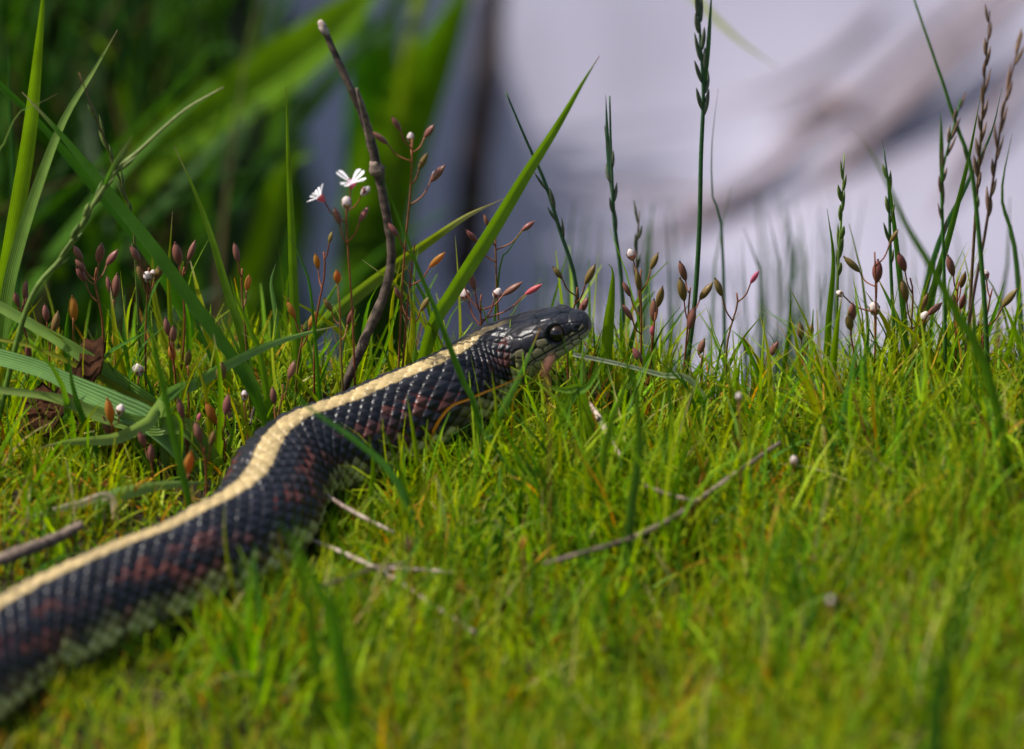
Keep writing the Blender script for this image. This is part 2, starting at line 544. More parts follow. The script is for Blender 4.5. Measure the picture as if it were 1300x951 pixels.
    hsh = lambda a, b, k: (np.sin(a * 12.9898 + b * 78.233 + k * 37.719) * 43758.5453) % 1.0
    r1 = hsh(bi, bj, 1); r2 = hsh(bi, bj, 2); r3 = hsh(bi, bj, 3)
    aj = np.abs(bj)
    arr = np.abs(rho)
    col = np.zeros((*nsn, 3))
    black = np.array([0.0045, 0.0046, 0.006])
    blue = np.array([0.012, 0.0128, 0.018])
    cream = np.array([0.36, 0.27, 0.125])
    olive = np.array([0.30, 0.29, 0.095])
    pale = np.array([0.56, 0.53, 0.22])
    rust = np.array([0.072, 0.024, 0.017])
    red = np.array([0.22, 0.03, 0.014])
    skin = np.array([0.004, 0.004, 0.005])
    mixc = lambda A, B, t: A * (1 - t[..., None]) + B * t[..., None]
    col[:] = black
    col = mixc(col, np.broadcast_to(blue, col.shape), r1 * 0.9)
    patch = 0.5 + 0.5 * np.sin(al * 0.85 + 1.6 * np.sin(aj * 0.85)) * np.sin(al * 0.31 + aj * 0.5)
    rm = ((aj >= 5) & (aj <= 11) & (r2 > 0.5)) * sstep(0.35, 0.7, patch)
    col = mixc(col, np.broadcast_to(rust, col.shape), rm * (0.35 + 0.5 * r3))
    lat = sstep(9.3, 11.4, aj + 2.0 * (r1 - 0.5))
    latc = mixc(np.broadcast_to(olive, col.shape), np.broadcast_to(pale, col.shape), (0.35 + 0.65 * r3) * (aj >= 12))
    latc = latc * np.where(aj >= 14, 0.30, 1.0)[..., None]  # lowest flank rows darkened: shade low on the body put into the colour
    col = mixc(col, latc, lat * 0.95 * (1 - 0.85 * (r2 > 0.74)))
    stripe = sstep(1.62, 1.36, arr + 0.25 * (r2 - 0.5) + 0.8 * sstep(34, 21, SS))
    creamc = cream * (0.72 + 0.42 * r1)[..., None] * (1 - 0.55 * (r3 > 0.93))[..., None]
    col = mixc(col, creamc, stripe)
    # interstitial skin
    sk = np.broadcast_to(skin, col.shape).copy()
    sk = mixc(sk, np.broadcast_to(red, col.shape), ((arr > 4.2) & (arr < 11.5)) * sstep(0.5, 0.8, patch) * 0.85)
    sk = mixc(sk, np.broadcast_to(cream * 0.45, col.shape), stripe)
    col = mixc(sk, col, onscale)
    col = np.where(ven[..., None], np.array([0.06, 0.07, 0.05]), col)  # dark belly tone carries the shade beneath the snake
    relief = best * rs * (1.05 + 0.6 * hsh(bi, bj, 7))
    # ---- head: shields
    def headpos(s, a):
        a = np.radians(a)
        w, t, b, nn_ = (np.interp(s, hs, k) for k in (hw, ht, hb, hn))
        ee = 2.0 / nn_
        x = w * np.sign(np.sin(a)) * np.abs(np.sin(a)) ** ee
        z = np.where(np.cos(a) >= 0, t, -b) * np.abs(np.cos(a)) ** ee
        return np.array([s, x, z])
    seeds = []   # (s from snout, angle, weight mm, group)
    seeds.append((0.2, 20, 0.2, 0))
    half = [(2.4, 26, 0.2, 0), (5.0, 28, 0.5, 0), (8.0, 50, 0.3, 0), (15.2, 27, 1.9, 0), (2.4, 76, 0.1, 0), (4.2, 72, 0.2, 0), (6.0, 72, 0, 0),
            (10.3, 66, 0, 0), (10.5, 80, 0, 1), (14.0, 72, 0.5, 0), (17.0, 66, 0.3, 0), (17.2, 84, 0.3, 1), (19.8, 20, 0, 0), (20, 50, 0, 0)]
    half += [(s, 97, 0.1, 1) for s in (1.6, 3.4, 5.4, 7.6, 10.0, 12.6, 15.4, 18.2)]
    half += [(s, 126, 0.1, 2) for s in (1.8, 3.8, 6.0, 8.4, 11.0, 13.8, 16.8)]
    half += [(s, 160, 0.4, 3) for s in (3.5, 7.0, 11.0, 15.0)]
    for s, a, w, g in half:
        seeds.append((s, a, w, g)); seeds.append((s, -a, w, g))
    seeds.append((8.8, 0, 1.1, 0))
    nh = int(np.searchsorted(Smm, 25))
    hp = np.stack([np.broadcast_to(Smm[:nh, None], (nh, NA)), lx[:nh], lz[:nh]], -1)
    D = np.stack([np.linalg.norm(hp - headpos(s, a)[None, None], axis=-1) - w for s, a, w, g in seeds], 0)
    order = np.argsort(D, 0)
    d1 = np.take_along_axis(D, order[:1], 0)[0]; d2 = np.take_along_axis(D, order[1:2], 0)[0]
    cell = order[0]
    gap = d2 - d1
    plate = 0.22 * sstep(0.0, 0.55, gap)
    grp = np.array([g for *_, g in seeds])[cell]
    hr = hsh(cell, cell * 0 + 3, 5)
    hc = np.zeros((nh, NA, 3)); hc[:] = np.array([0.0075, 0.0075, 0.010])
    hc = hc * (0.8 + 0.6 * hr)[..., None]
    lab = np.array([0.17, 0.15, 0.085]); jaw = np.array([0.33, 0.30, 0.18]); chin = np.array([0.36, 0.37, 0.28])
    hc = np.where((grp == 1)[..., None], lab * (0.6 + 0.6 * hr)[..., None], hc)
    hc = np.where((grp == 2)[..., None], jaw * (0.8 + 0.3 * hr)[..., None], hc)
    hc = np.where((grp == 3)[..., None], chin, hc)
    seam = sstep(0.45, 0.12, gap)
    hc = hc * (1 - seam[..., None]) + np.array([0.006, 0.006, 0.007]) * seam[..., None]
    # mouth line
    ym = np.interp(Smm[:nh], [0, 2, 6, 12, 17, 21], [-0.35, -0.55, -0.9, -1.7, -2.6, -2.4])[:, None]
    dm = np.abs(lz[:nh] - ym)
    mouth = np.exp(-(dm / 0.28) ** 2) * sstep(20.5, 18.5, Smm[:nh])[:, None] * (np.abs(PH[:nh]) > 40)
    hc = hc * (1 - mouth[..., None]) + np.array([0.004, 0.003, 0.003]) * mouth[..., None]
    plate = plate - 0.42 * mouth
    # eye rim, brow and nostril
    eye_s, eye_z = 7.2, 1.6
    for sg in (1,):
        de = np.sqrt((hp[..., 0] - eye_s) ** 2 + (hp[..., 2] - eye_z) ** 2)
        lateral = np.abs(hp[..., 1]) > 3.0
        rim = np.exp(-((de - 2.5) / 0.45) ** 2) * lateral
        plate = plate + 0.35 * rim - 0.7 * sstep(2.3, 1.6, de) * lateral
        brow = np.exp(-((hp[..., 0] - 7.6) / 2.6) ** 2 - ((hp[..., 2] - 3.7) / 0.8) ** 2) * lateral
        plate = plate + 0.45 * brow
        dn = np.sqrt((hp[..., 0] - 2.1) ** 2 + (hp[..., 2] - 0.75) ** 2)
        nost = sstep(0.55, 0.2, dn) * (np.abs(hp[..., 1]) > 1.5)
        plate = plate - 0.35 * nost
        hc = hc * (1 - nost[..., None])
        hc = np.where(((de < 2.4) & lateral)[..., None], np.array([0.006, 0.006, 0.007]), hc)
    fadeb = sstep(18.5, 21.5, Smm[:nh] + 0 * Smm[:nh])[:, None] * np.ones((1, NA))
    fadetip = sstep(0.0, 0.8, Smm[:nh])[:, None]
    relief[:nh] = plate * fadetip * (1 - fadeb) + relief[:nh] * fadeb
    # nape: the stripe starts on the neck
    col[:nh] = hc * (1 - fadeb[..., None]) + col[:nh] * fadeb[..., None]
    # ---- positions
    nl = np.sqrt((lx / np.maximum(W[:, None], 0.05) ** 2) ** 2 + (lz / np.maximum(np.where(lz >= 0, Tp[:, None], Bt[:, None]), 0.05) ** 2) ** 2)
    nx = lx / np.maximum(W[:, None], 0.05) ** 2 / np.maximum(nl, 1e-6)
    nz = lz / np.maximum(np.where(lz >= 0, Tp[:, None], Bt[:, None]), 0.05) ** 2 / np.maximum(nl, 1e-6)
    px_ = (lx + nx * relief) * mm; pz_ = (lz + nz * relief) * mm
    P = Cs[:, None, :] + V[:, None, :] * px_[..., None] + U[:, None, :] * pz_[..., None]
    verts = P.reshape(-1, 3)
    i = np.arange(ns - 1)[:, None]; j = np.arange(NA)[None]
    quads = np.stack([i * NA + j, i * NA + (j + 1) % NA, (i + 1) * NA + (j + 1) % NA, (i + 1) * NA + j], -1).reshape(-1, 4)
    # caps
    c0 = len(verts); verts = np.vstack([verts, Cs[0] - T[0] * 0.00005, Cs[-1]])
    colf = np.vstack([col.reshape(-1, 3), col[0, 0], col[-1, 0]])
    root = link('garter_snake', None, loc=(float(pts[0][0]), float(pts[0][1]), tz(pts[0][0], pts[0][1])))
    root.empty_display_size = 0.01
    org = np.array(root.location)
    me = bpy.data.meshes.new('body')
    tris = [(c0, (k + 1) % NA, k) for k in range(NA)] + [(c0 + 1, (ns - 1) * NA + k, (ns - 1) * NA + (k + 1) % NA) for k in range(NA)]
    me.from_pydata((verts - org).tolist(), [], quads.tolist() + tris)
    ca = me.color_attributes.new('Col', 'FLOAT_COLOR', 'POINT')
    c4 = np.ones((len(verts), 4), np.float32); c4[:, :3] = colf
    ca.data.foreach_set('color', c4.ravel())
    me.polygons.foreach_set('use_smooth', np.ones(len(me.polygons), bool))
    me.materials.append(M['snake'])
    body = link('body', me, root)
    tag(root, 'black garter snake with a cream stripe along its back, crawling through the turf', 'snake')
    # eyes
    k = int(np.searchsorted(Smm, eye_s))
    for sg in (1, -1):
        wx = np.interp(eye_s, hs, hw) * (1 - abs(eye_z / np.interp(eye_s, hs, ht)) ** np.interp(eye_s, hs, hn)) ** (1 / np.interp(eye_s, hs, hn))
        ctr = Cs[k] + V[k] * sg * (wx - 1.25) * mm + U[k] * eye_z * mm
        axis = V[k] * sg
        def ball(r, cut=None):
            mb = MB(); a = np.array(axis) / np.linalg.norm(axis)
            b1 = np.cross(a, U[k]); b1 /= np.linalg.norm(b1); b2 = np.cross(a, b1)
            vv, ff = [], []
            nr, na = 12, 24
            tmax = math.pi if cut is None else cut
            for ii in range(nr + 1):
                th = tmax * ii / nr
                for jj in range(na):
                    al_ = 2 * math.pi * jj / na
                    vv.append(a * math.cos(th) * r + (b1 * math.cos(al_) + b2 * math.sin(al_)) * math.sin(th) * r)
            for ii in range(nr):
                for jj in range(na):
                    ff.append((ii * na + jj, ii * na + (jj + 1) % na, (ii + 1) * na + (jj + 1) % na, (ii + 1) * na + jj))
            mb.add(vv, ff, [(0, 0, 0)] * len(vv))
            return mb
        eo = link('eye', ball(2.2 * mm).mesh('eye', M['iris']), root, tuple(ctr - org))
        link('pupil', ball(2.24 * mm, 0.8).mesh('pupil', M['pupil']), eo)
    return Cs, br * mm, Smm
SP, SR, SQ = build_snake()

def clear_of_snake(x, y, margin=0.0, reach=4.0):
    """True where a root at (x, y) does not stand inside the snake's body"""
    x = np.atleast_1d(x); y = np.atleast_1d(y)
    sel = slice(0, None, 14)
    S2 = SP[sel]; rr = SR[sel].copy()
    zz = S2[:, 2] - terrain(S2[:, 0], S2[:, 1])
    low = zz < rr * reach
    S2 = S2[low]; rr = rr[low]
    d = np.full(len(x), 9.0)
    for p, r in zip(S2, rr):
        d = np.minimum(d, np.hypot(x - p[0], y - p[1]) - r)
    return d > margin

# ------------------------------------------------------------------ turf (nobody could count it)
def vnoise(x, y, f, seed=0):
    """cheap smooth noise in 0..1"""
    a = np.sin(x * f * 1.7 + seed) * np.cos(y * f * 1.3 + seed * 2.1) + np.sin((x + y) * f * 0.9 + seed * 3.3) * 0.7 + np.sin((x - 1.6 * y) * f * 2.3 + seed) * 0.4
    return np.clip(a / 4.2 + 0.5, 0, 1)

def strands(name, label, n, box, hmin, hmax, w, palette, probs, lean, K=5, margin=0.0005, dens=None, hfun=None, curl=1.0, flat=0.0, mat='turf'):
    x = rng.uniform(box[0], box[1], n); y = rng.uniform(box[2], box[3], n)
    keep = clear_of_snake(x, y, margin, 1.35) & (y < edge_y(x) + box[4])
    if dens is not None: keep &= rng.uniform(0, 1, n) < dens(x, y)
    x = x[keep]; y = y[keep]; n = len(x)
    h = rng.uniform(0, 1, n) ** 1.3 * (hmax - hmin) + hmin
    h *= (0.5 + 0.55 * vnoise(x, y, 55, 1.0) + 0.55 * vnoise(x, y, 140, 2.0) ** 1.5)
    if hfun is not None: h *= hfun(x, y)
    h *= np.where(~clear_of_snake(x, y, 0.022, 1.6) & (x < -0.03), 0.62, 1.0)      # pressed down beside the snake
    az = rng.uniform(0, 2 * np.pi, n)
    ln = np.abs(rng.normal(0, lean, n)) + 0.05
    cv = rng.normal(0.5, 0.5, n) * curl
    t = np.linspace(0, 1, K)
    th = ln[:, None] + cv[:, None] * t[None] ** 1.5
    dx = np.sin(th); dz = np.cos(th) * (1 - flat)
    seg = (h / (K - 1))[:, None]
    rx = np.concatenate([np.zeros((n, 1)), np.cumsum(dx[:, :-1] * seg, 1)], 1)
    rz = np.concatenate([np.zeros((n, 1)), np.cumsum(dz[:, :-1] * seg, 1)], 1)
    z0 = terrain(x, y) - 0.001
    sw = rng.normal(0, 0.12, n)[:, None] * t[None] ** 2 * h[:, None]
    ca, sa = np.cos(az)[:, None], np.sin(az)[:, None]
    PX = x[:, None] + rx * ca - sw * sa; PY = y[:, None] + rx * sa + sw * ca; PZ = z0[:, None] + rz
    wd = (w * rng.uniform(0.6, 1.35, n))[:, None] * (1 - 0.85 * t[None] ** 1.6) * 0.5
    fa = rng.uniform(0, 2 * np.pi, n)
    sx = np.cos(fa)[:, None] * wd; sy = np.sin(fa)[:, None] * wd
    A = np.stack([PX - sx, PY - sy, PZ], -1); B = np.stack([PX + sx, PY + sy, PZ], -1)
    verts = np.stack([A, B], 2).reshape(-1, 3)                     # n*K*2
    base = (np.arange(n) * K * 2)[:, None]
    k = (np.arange(K - 1) * 2)[None]
    q = np.stack([base + k, base + k + 1, base + k + 3, base + k + 2], -1).reshape(-1, 4)
    pal = np.array(palette)
    ci = rng.choice(len(pal), n, p=np.array(probs) / sum(probs))
    pn = vnoise(x, y, 48, 6.0)[:, None]; pm = vnoise(x, y, 110, 8.0)[:, None]     # patches of older, yellower and of fresher growth
    c = pal[ci] * rng.uniform(0.7, 1.3, n)[:, None] * (0.72 + 0.56 * pm) * np.concatenate([0.80 + 0.34 * pn, 0.98 + 0.06 * pn, 0.9 + 0 * pn], 1)
    c2 = pal[rng.choice(len(pal), n, p=np.array(probs) / sum(probs))]
    tipm = (rng.uniform(0, 1, n) < 0.45)[:, None, None] * (t[None, :, None] ** 3) * 0.7
    cc = c[:, None, :] * (1 - tipm) + c2[:, None, :] * tipm
    cc = np.repeat(cc[:, :, None, :], 2, 2).reshape(-1, 3)
    me = bpy.data.meshes.new(name)
    nv, nf = len(verts), len(q)
    me.vertices.add(nv); me.vertices.foreach_set('co', verts.astype(np.float32).ravel())
    me.loops.add(nf * 4); me.loops.foreach_set('vertex_index', q.astype(np.int32).ravel())
    me.polygons.add(nf); me.polygons.foreach_set('loop_start', np.arange(nf, dtype=np.int32) * 4)
    me.update(calc_edges=True)
    ca_ = me.color_attributes.new('Col', 'FLOAT_COLOR', 'POINT')
    c4 = np.ones((nv, 4), np.float32); c4[:, :3] = cc
    ca_.data.foreach_set('color', c4.ravel())
    me.materials.append(M[mat])
    o = link(name, me)
    kind(o, 'stuff', label, 'grass' if mat == 'turf' else 'litter')
    return o

T_YEL = (0.235, 0.272, 0.006); T_GRN = (0.125, 0.235, 0.007); T_DEEP = (0.042, 0.11, 0.010); T_LIME = (0.265, 0.355, 0.011)
T_ORA = (0.42, 0.20, 0.02); T_STRAW = (0.36, 0.30, 0.13); T_RUST = (0.16, 0.06, 0.018)
BOX = (-0.26, 0.26, -0.36, 0.16, 0.05)
right_tall = lambda x, y: 0.95 - 0.30 * sstep(-0.02, 0.015, y) - 0.28 * sstep(-0.03, -0.07, x) * sstep(0.01, -0.02, y) + 0.35 * sstep(0.0, 0.1, x) * sstep(-0.12, 0.0, y)
strands('fine_turf', 'dense fine yellow green turf covering the bank', 62000, BOX, 0.008, 0.031, 0.00088,
        [T_YEL, T_GRN, T_DEEP, T_LIME, T_ORA, T_STRAW], [0.38, 0.25, 0.11, 0.18, 0.05, 0.03], 0.55, K=6, hfun=right_tall, curl=1.5)
strands('coarse_turf', 'coarser taller blades scattered through the turf', 14000, BOX, 0.014, 0.036, 0.0014,
        [T_GRN, T_LIME, T_DEEP, T_YEL, T_STRAW], [0.42, 0.26, 0.16, 0.12, 0.04], 0.5, K=6, margin=0.003, hfun=right_tall,
        dens=lambda x, y: 0.25 + 0.9 * vnoise(x, y, 60, 4.0) ** 2)
strands('moss_tips', 'low moss and short shoots between the turf blades', 60000, BOX, 0.003, 0.010, 0.0009,
        [T_YEL, T_GRN, T_ORA, T_DEEP, T_RUST], [0.40, 0.22, 0.16, 0.14, 0.08], 0.8, K=4)
strands('dry_thatch', 'dry straw and rusty fibres lying in the turf', 6500, BOX, 0.010, 0.028, 0.0008,
        [T_ORA, T_STRAW, T_RUST, T_YEL], [0.45, 0.15, 0.2, 0.2], 1.0, K=5, flat=0.35, mat='turf')
strands('bank_grass', 'grass hanging over the edge of the bank above the water', 4200, (-0.24, 0.26, 0.0, 0.16, 0.06), 0.018, 0.042, 0.0011,
        [T_GRN, T_DEEP, T_LIME, T_YEL], [0.42, 0.18, 0.2, 0.2], 0.3, dens=lambda x, y: 0.10 + 0.12 * sstep(-0.02, 0.01, x) * sstep(0.05, 0.03, x) + 0.55 * sstep(0.065, 0.10, x))
strands('throat_tuft', 'taller tuft of grass standing before the snake throat', 420, (0.004, 0.046, -0.075, -0.022, 0.0), 0.018, 0.034, 0.0014,
        [T_GRN, T_DEEP, T_LIME, T_YEL], [0.45, 0.2, 0.2, 0.15], 0.3, K=7)
TUFTS = [ground(px_, py_) for px_, py_ in ((800, 590), (1125, 600), (1215, 730), (1010, 830), (650, 720), (905, 660), (470, 830), (1290, 610), (760, 860), (330, 850))]
strands('dark_tufts', 'darker green tufts of longer grass in the foreground turf', 60000, BOX, 0.014, 0.034, 0.0014,
        [T_DEEP, T_GRN, T_LIME, T_RUST], [0.48, 0.34, 0.1, 0.08], 0.4, K=7, margin=0.004,
        dens=lambda x, y: 0.55 * sum(np.exp(-((x - p[0]) ** 2 + ((y - p[1]) * 0.7) ** 2) / 0.012 ** 2) for p in TUFTS))
def beside_snake(x, y):
    near = ~clear_of_snake(x, y, 0.016, 2.5)
    return near * (y < np.interp(x, SP[::-40, 0], SP[::-40, 1]))
strands('flank_turf', 'turf blades standing up against the side of the snake', 90000, (-0.16, 0.02, -0.22, 0.02, 0.0), 0.006, 0.017, 0.0009,
        [T_YEL, T_GRN, T_LIME, T_DEEP, T_ORA], [0.3, 0.3, 0.2, 0.12, 0.08], 0.45, K=6, dens=lambda x, y: (0.12 + 0.33 * sstep(-0.085, -0.05, x)) * beside_snake(x, y))
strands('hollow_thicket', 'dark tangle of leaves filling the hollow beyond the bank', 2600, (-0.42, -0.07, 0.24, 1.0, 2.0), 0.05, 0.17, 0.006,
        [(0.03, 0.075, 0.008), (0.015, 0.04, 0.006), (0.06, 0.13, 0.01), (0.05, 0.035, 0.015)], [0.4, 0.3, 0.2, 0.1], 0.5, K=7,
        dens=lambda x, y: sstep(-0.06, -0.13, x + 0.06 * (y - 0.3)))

# ------------------------------------------------------------------ single grass blades seen in the photograph
def blade(path, Y0, Y1, wpx, c0, c1, label, group=None, name='grass_blade', tipc=None, turn=0.0, fold=0.35, root=True, cat='grass blade', **kw):
    P = pix(path, Y0, Y1)
    if root: P = rooted(P)
    mb = MB()
    ribbon(mb, P, wpx * MPP * (1 + Y0 / 1.5), c0, c1, tipc, turn, fold, n=max(14, 5 * len(P)), **kw)
    o = P[0]
    return tag(link(name, mb.mesh(name, M['blade'], origin=o), loc=tuple(o)), label, cat, group)

TAN = (0.33, 0.24, 0.13); PINK = (0.35, 0.16, 0.13)
# fine stems round the snake's head
blade([(742, 540), (733, 490), (722, 455), (712, 418)], -0.014, -0.014, 5, G_MID, G_MID, 'thin blade crossing under the snake eye', tipc=BROWN)
blade([(560, 530), (600, 505), (640, 488), (668, 474), (674, 462)], -0.018, -0.016, 3.5, (0.42, 0.20, 0.02), (0.42, 0.20, 0.02), 'thin orange stem crossing the snake neck', name='orange_straw')
blade([(650, 540), (655, 500), (680, 482), (706, 466)], -0.016, -0.016, 3.5, T_ORA, T_YEL, 'thin yellow stem rising before the snake throat', name='orange_straw')
blade([(700, 545), (716, 500), (740, 455), (752, 425)], -0.016, -0.014, 6, T_GRN, T_GRN, 'narrow blade crossing before the snake snout', tipc=STRAW)
blade([(628, 570), (630, 520), (624, 470)], -0.022, -0.022, 6, T_GRN, T_LIME, 'narrow lime blade standing before the snake neck')
blade([(530, 590), (524, 545), (516, 500)], -0.03, -0.03, 7, T_GRN, T_LIME, 'narrow lime blade standing before the snake back')
blade([(470, 640), (474, 590), (468, 552)], -0.045, -0.045, 8, T_GRN, T_GRN, 'narrow blade standing before the snake flank')
# left, standing
blade([(-2, 400), (14, 310), (36, 180), (48, 70), (58, -40)], 0.035, 0.03, 21, G_BRIGHT, G_BRIGHT, 'tall straight bright green blade, widest of those standing before the dark hollow', turn=0.3, belly=0.5)
blade([(6, 395), (22, 318), (52, 225), (82, 150), (120, 88), (149, 38)], 0.02, 0.03, 17, G_MID, G_PALE, 'green blade curving up across the wide upright one, tip over the dark hollow', turn=-0.3, tipc=TAN, ctip=0.95)
blade([(318, 490), (262, 408), (200, 322), (158, 270), (112, 212), (66, 158), (28, 117)], 0.0, 0.02, 17, G_MID, G_MID, 'long straight blade leaning backwards over two seed spikes, tip bent and pale', tipc=TAN, turn=0.35, belly=0.55)
blade([(196, 330), (110, 226), (40, 146), (-14, 96)], 0.06, 0.06, 17, G_MID, G_MID, 'slightly blurred leaning blade passing behind the wide upright one', turn=0.2, blunt=0.5)
blade([(-8, 235), (6, 180), (24, 143), (48, 132), (73, 119)], 0.015, 0.015, 5, G_MID, G_PALE, 'thin blade bent sharply sideways across the wide upright one', tipc=TAN)
blade([(12, 110), (10, 60), (4, 42)], 0.10, 0.10, 9, G_DEEP, G_DEEP, 'short dim blade behind the wide upright one')
blade([(308, 430), (288, 368), (268, 300), (246, 240), (221, 186)], 0.012, 0.02, 12, G_MID, G_BRIGHT, 'single upright blade with pale tip leaning away from the seed spikes', tipc=TAN, turn=-0.2)
blade([(377, 440), (373, 370), (370, 290), (366, 200), (363, 110)], 0.02, 0.03, 12, G_MID, G_BRIGHT, 'solitary vertical blade with brown tip against the dark hollow', tipc=BROWN, turn=0.3, ctip=0.96)
blade([(396, 385), (384, 335), (372, 308), (358, 291)], 0.0, 0.0, 5, G_MID, G_MID, 'short hooked blade at the foot of the solitary vertical one', tipc=BROWN)
blade([(216, 400), (214, 350), (217, 300), (219, 268)], 0.02, 0.02, 7, G_MID, G_YEL, 'short upright blade between the purple pods', tipc=STRAW)
blade([(350, 400), (344, 360), (350, 335)], 0.04, 0.04, 8, G_MID, G_FROST, 'short pale blade behind the solitary vertical one')
blade([(332, 460), (318, 420), (300, 378), (292, 350)], 0.0, 0.0, 9, G_BRIGHT, G_BRIGHT, 'short bright blade beneath the amber pod')
# left, lying
blade([(205, 528), (160, 492), (100, 448), (40, 412), (-20, 378)], -0.008, 0.004, 23, G_BRIGHT, G_PALE, 'broad bright folded blade lying over the dark dead leaf', turn=0.5, fold=0.5, blunt=0.6, root=True)
blade([(212, 532), (170, 505), (110, 470), (40, 440), (-20, 428)], -0.010, 0.002, 10, G_YEL, G_YEL, 'narrow yellow green blade alongside the broad folded one', blunt=0.5)
blade([(205, 545), (150, 515), (100, 492), (50, 468), (-20, 448)], -0.016, -0.010, 36, G_FROST, G_FROST, 'broad frosty striped blade sagging beside the dark dead leaf', turn=0.9, fold=0.2, blunt=0.6)
blade([(240, 545), (190, 542), (120, 524), (70, 505), (-10, 494)], -0.018, -0.016, 24, G_MID, G_PALE, 'arched green blade lying below the frosty striped one', turn=0.7, blunt=0.4)
blade([(206, 520), (188, 537), (150, 556), (110, 560), (80, 562), (46, 570)], -0.016, -0.030, 20, G_FROST, G_PALE, 'bluish green blade bowed down to the turf, tip pointing away from the snake', turn=0.8, tipc=STRAW, root=True)
blade([(128, 690), (124, 660), (134, 636), (165, 624), (210, 616), (262, 612)], -0.056, -0.035, 19, G_FROST, G_FROST, 'pale bluish blade bent over in a hook beside the snake', turn=0.8, fold=0.25)
blade([(140, 632), (100, 640), (60, 650), (18, 664)], -0.05, -0.055, 12, STRAW, (0.62, 0.58, 0.46), 'bleached dry blade lying flat in the short turf', name='dry_blade', turn=0.7)
blade([(205, 512), (250, 486), (300, 458), (345, 437), (390, 423), (428, 414)], -0.008, 0.002, 17, G_MID, G_FROST, 'lying blade with silvery tip reaching towards the dark stalk', turn=0.6, tipc=STRAW)
blade([(240, 640), (222, 560), (196, 440), (182, 372), (170, 345)], -0.06, -0.055, 10, G_MID, G_MID, 'blurred upright blade standing in front of the lying blades', blunt=0.3)
blade([(330, 505), (316, 470), (296, 430), (283, 395)], -0.004, 0.0, 8, G_BRIGHT, G_BRIGHT, 'short bright blade leaning next to the long straight one')
# centre
blade([(548, 420), (575, 372), (622, 298), (668, 222), (704, 166), (738, 108), (761, 71)], 0.018, 0.022, 19, G_BRIGHT, G_BRIGHT, 'long pointed bright green blade rising behind the snake against the water', tipc=PINK, ctip=0.96, turn=0.25, belly=0.45)
blade([(395, 430), (450, 378), (502, 338), (552, 302), (590, 276), (618, 262), (640, 252)], 0.05, 0.05, 19, G_DEEP, G_YEL, 'arched blade with tan dried margin crossing behind the dark stalk', tipc=STRAW, ctip=0.75, turn=0.5, fold=0.5)
blade([(604, 520), (588, 484), (570, 438), (553, 394), (530, 340), (504, 272), (482, 220)], -0.022, -0.012, 8, G_MID, G_MID, 'thin blade crossing in front of the snake neck', fold=0.5)
blade([(526, 400), (526, 350), (534, 300)], 0.03, 0.03, 5, G_MID, G_PALE, 'tiny upright blade under the arched tan edged one')
blade([(634, 345), (646, 318), (668, 290), (674, 312)], 0.03, 0.03, 3, G_MID, G_MID, 'hair thin blade curling over beside the long pointed one')
blade([(738, 500), (722, 496), (700, 492), (690, 486)], -0.02, -0.02, 22, G_BRIGHT, G_BRIGHT, 'short broad leaf folded under the snake head', name='broad_leaf', turn=0.6, fold=0.5, basew=0.9)
blade([(722, 512), (745, 492), (760, 468), (768, 452)], -0.02, -0.02, 16, G_BRIGHT, G_LIME if False else G_BRIGHT, 'broad bright leaf pointing up below the snake snout', name='broad_leaf', turn=-0.3, fold=0.4)
blade([(772, 420), (776, 380), (778, 345), (772, 335)], 0.02, 0.02, 16, G_BRIGHT, G_BRIGHT, 'broad upright leaf just ahead of the snake snout', name='broad_leaf', fold=0.4, basew=0.8)
blade([(880, 486), (840, 476), (790, 463), (728, 450)], 0.0, 0.0, 8, G_PALE, (0.5, 0.52, 0.36), 'pale stem lying level in the turf ahead of the snake', name='pale_straw', basew=1.0, blunt=0.7)
blade([(598, 590), (604, 570), (618, 556), (642, 550)], -0.022, -0.022, 10, G_PALE, G_FROST, 'short silvery curl of blade in the turf under the snake neck', turn=0.6)
blade([(708, 584), (735, 562), (776, 540)], -0.018, -0.018, 9, G_PALE, G_PALE, 'short pale blade next to the white twig')
# right
blade([(918, 330), (905, 255), (904, 180), (912, 113)], 0.07, 0.07, 6, G_BLUE, G_BLUE, 'slim bluish blade beside the tallest dark seed stalk')
blade([(1252, 470), (1212, 394), (1180, 335), (1150, 285), (1128, 236), (1108, 196), (1084, 160)], -0.06, -0.06, 12, G_MID, G_MID, 'blurred bluish blade slanting across the crest over the pods', tipc=STRAW)
blade([(1150, 430), (1140, 330), (1132, 260), (1120, 178)], 0.03, 0.03, 8, G_DEEP, G_MID, 'upright blade crossing the blurred bluish one')
blade([(1170, 420), (1205, 300), (1230, 200), (1245, 120)], 0.03, 0.03, 9, G_DEEP, G_MID, 'dark blade rising between the brown seed stalks')
blade([(1185, 330), (1225, 240), (1258, 170), (1272, 112)], 0.05, 0.05, 8, G_MID, G_BLUE, 'bluish blade crossing behind the brown seed stalks')
blade([(1290, 330), (1272, 250), (1285, 170)], 0.06, 0.06, 8, G_BLUE, G_MID, 'dim blade beside the drooping seed stalk')
blade([(1052, 410), (1058, 330), (1050, 265)], 0.03, 0.03, 9, G_BRIGHT, G_MID, 'bright blade beside the pale seed head')
blade([(995, 470), (1002, 420), (1004, 365)], 0.02, 0.02, 7, G_MID, G_MID, 'short upright blade on the bare edge of the crest')
blade([(800, 660), (812, 560), (800, 470), (778, 425)], -0.08, -0.08, 12, G_DEEP, G_MID, 'blurred blade standing in front of the snake snout')
blade([(770, 560), (790, 500), (798, 440)], -0.06, -0.06, 10, G_MID, G_BRIGHT, 'blurred bright blade next to the one before the snake snout')
blade([(536, 690), (500, 606), (455, 562), (395, 520), (345, 478)], -0.055, -0.085, 9, G_DEEP, G_DEEP, 'blurred dusky blade lying across the snake back')
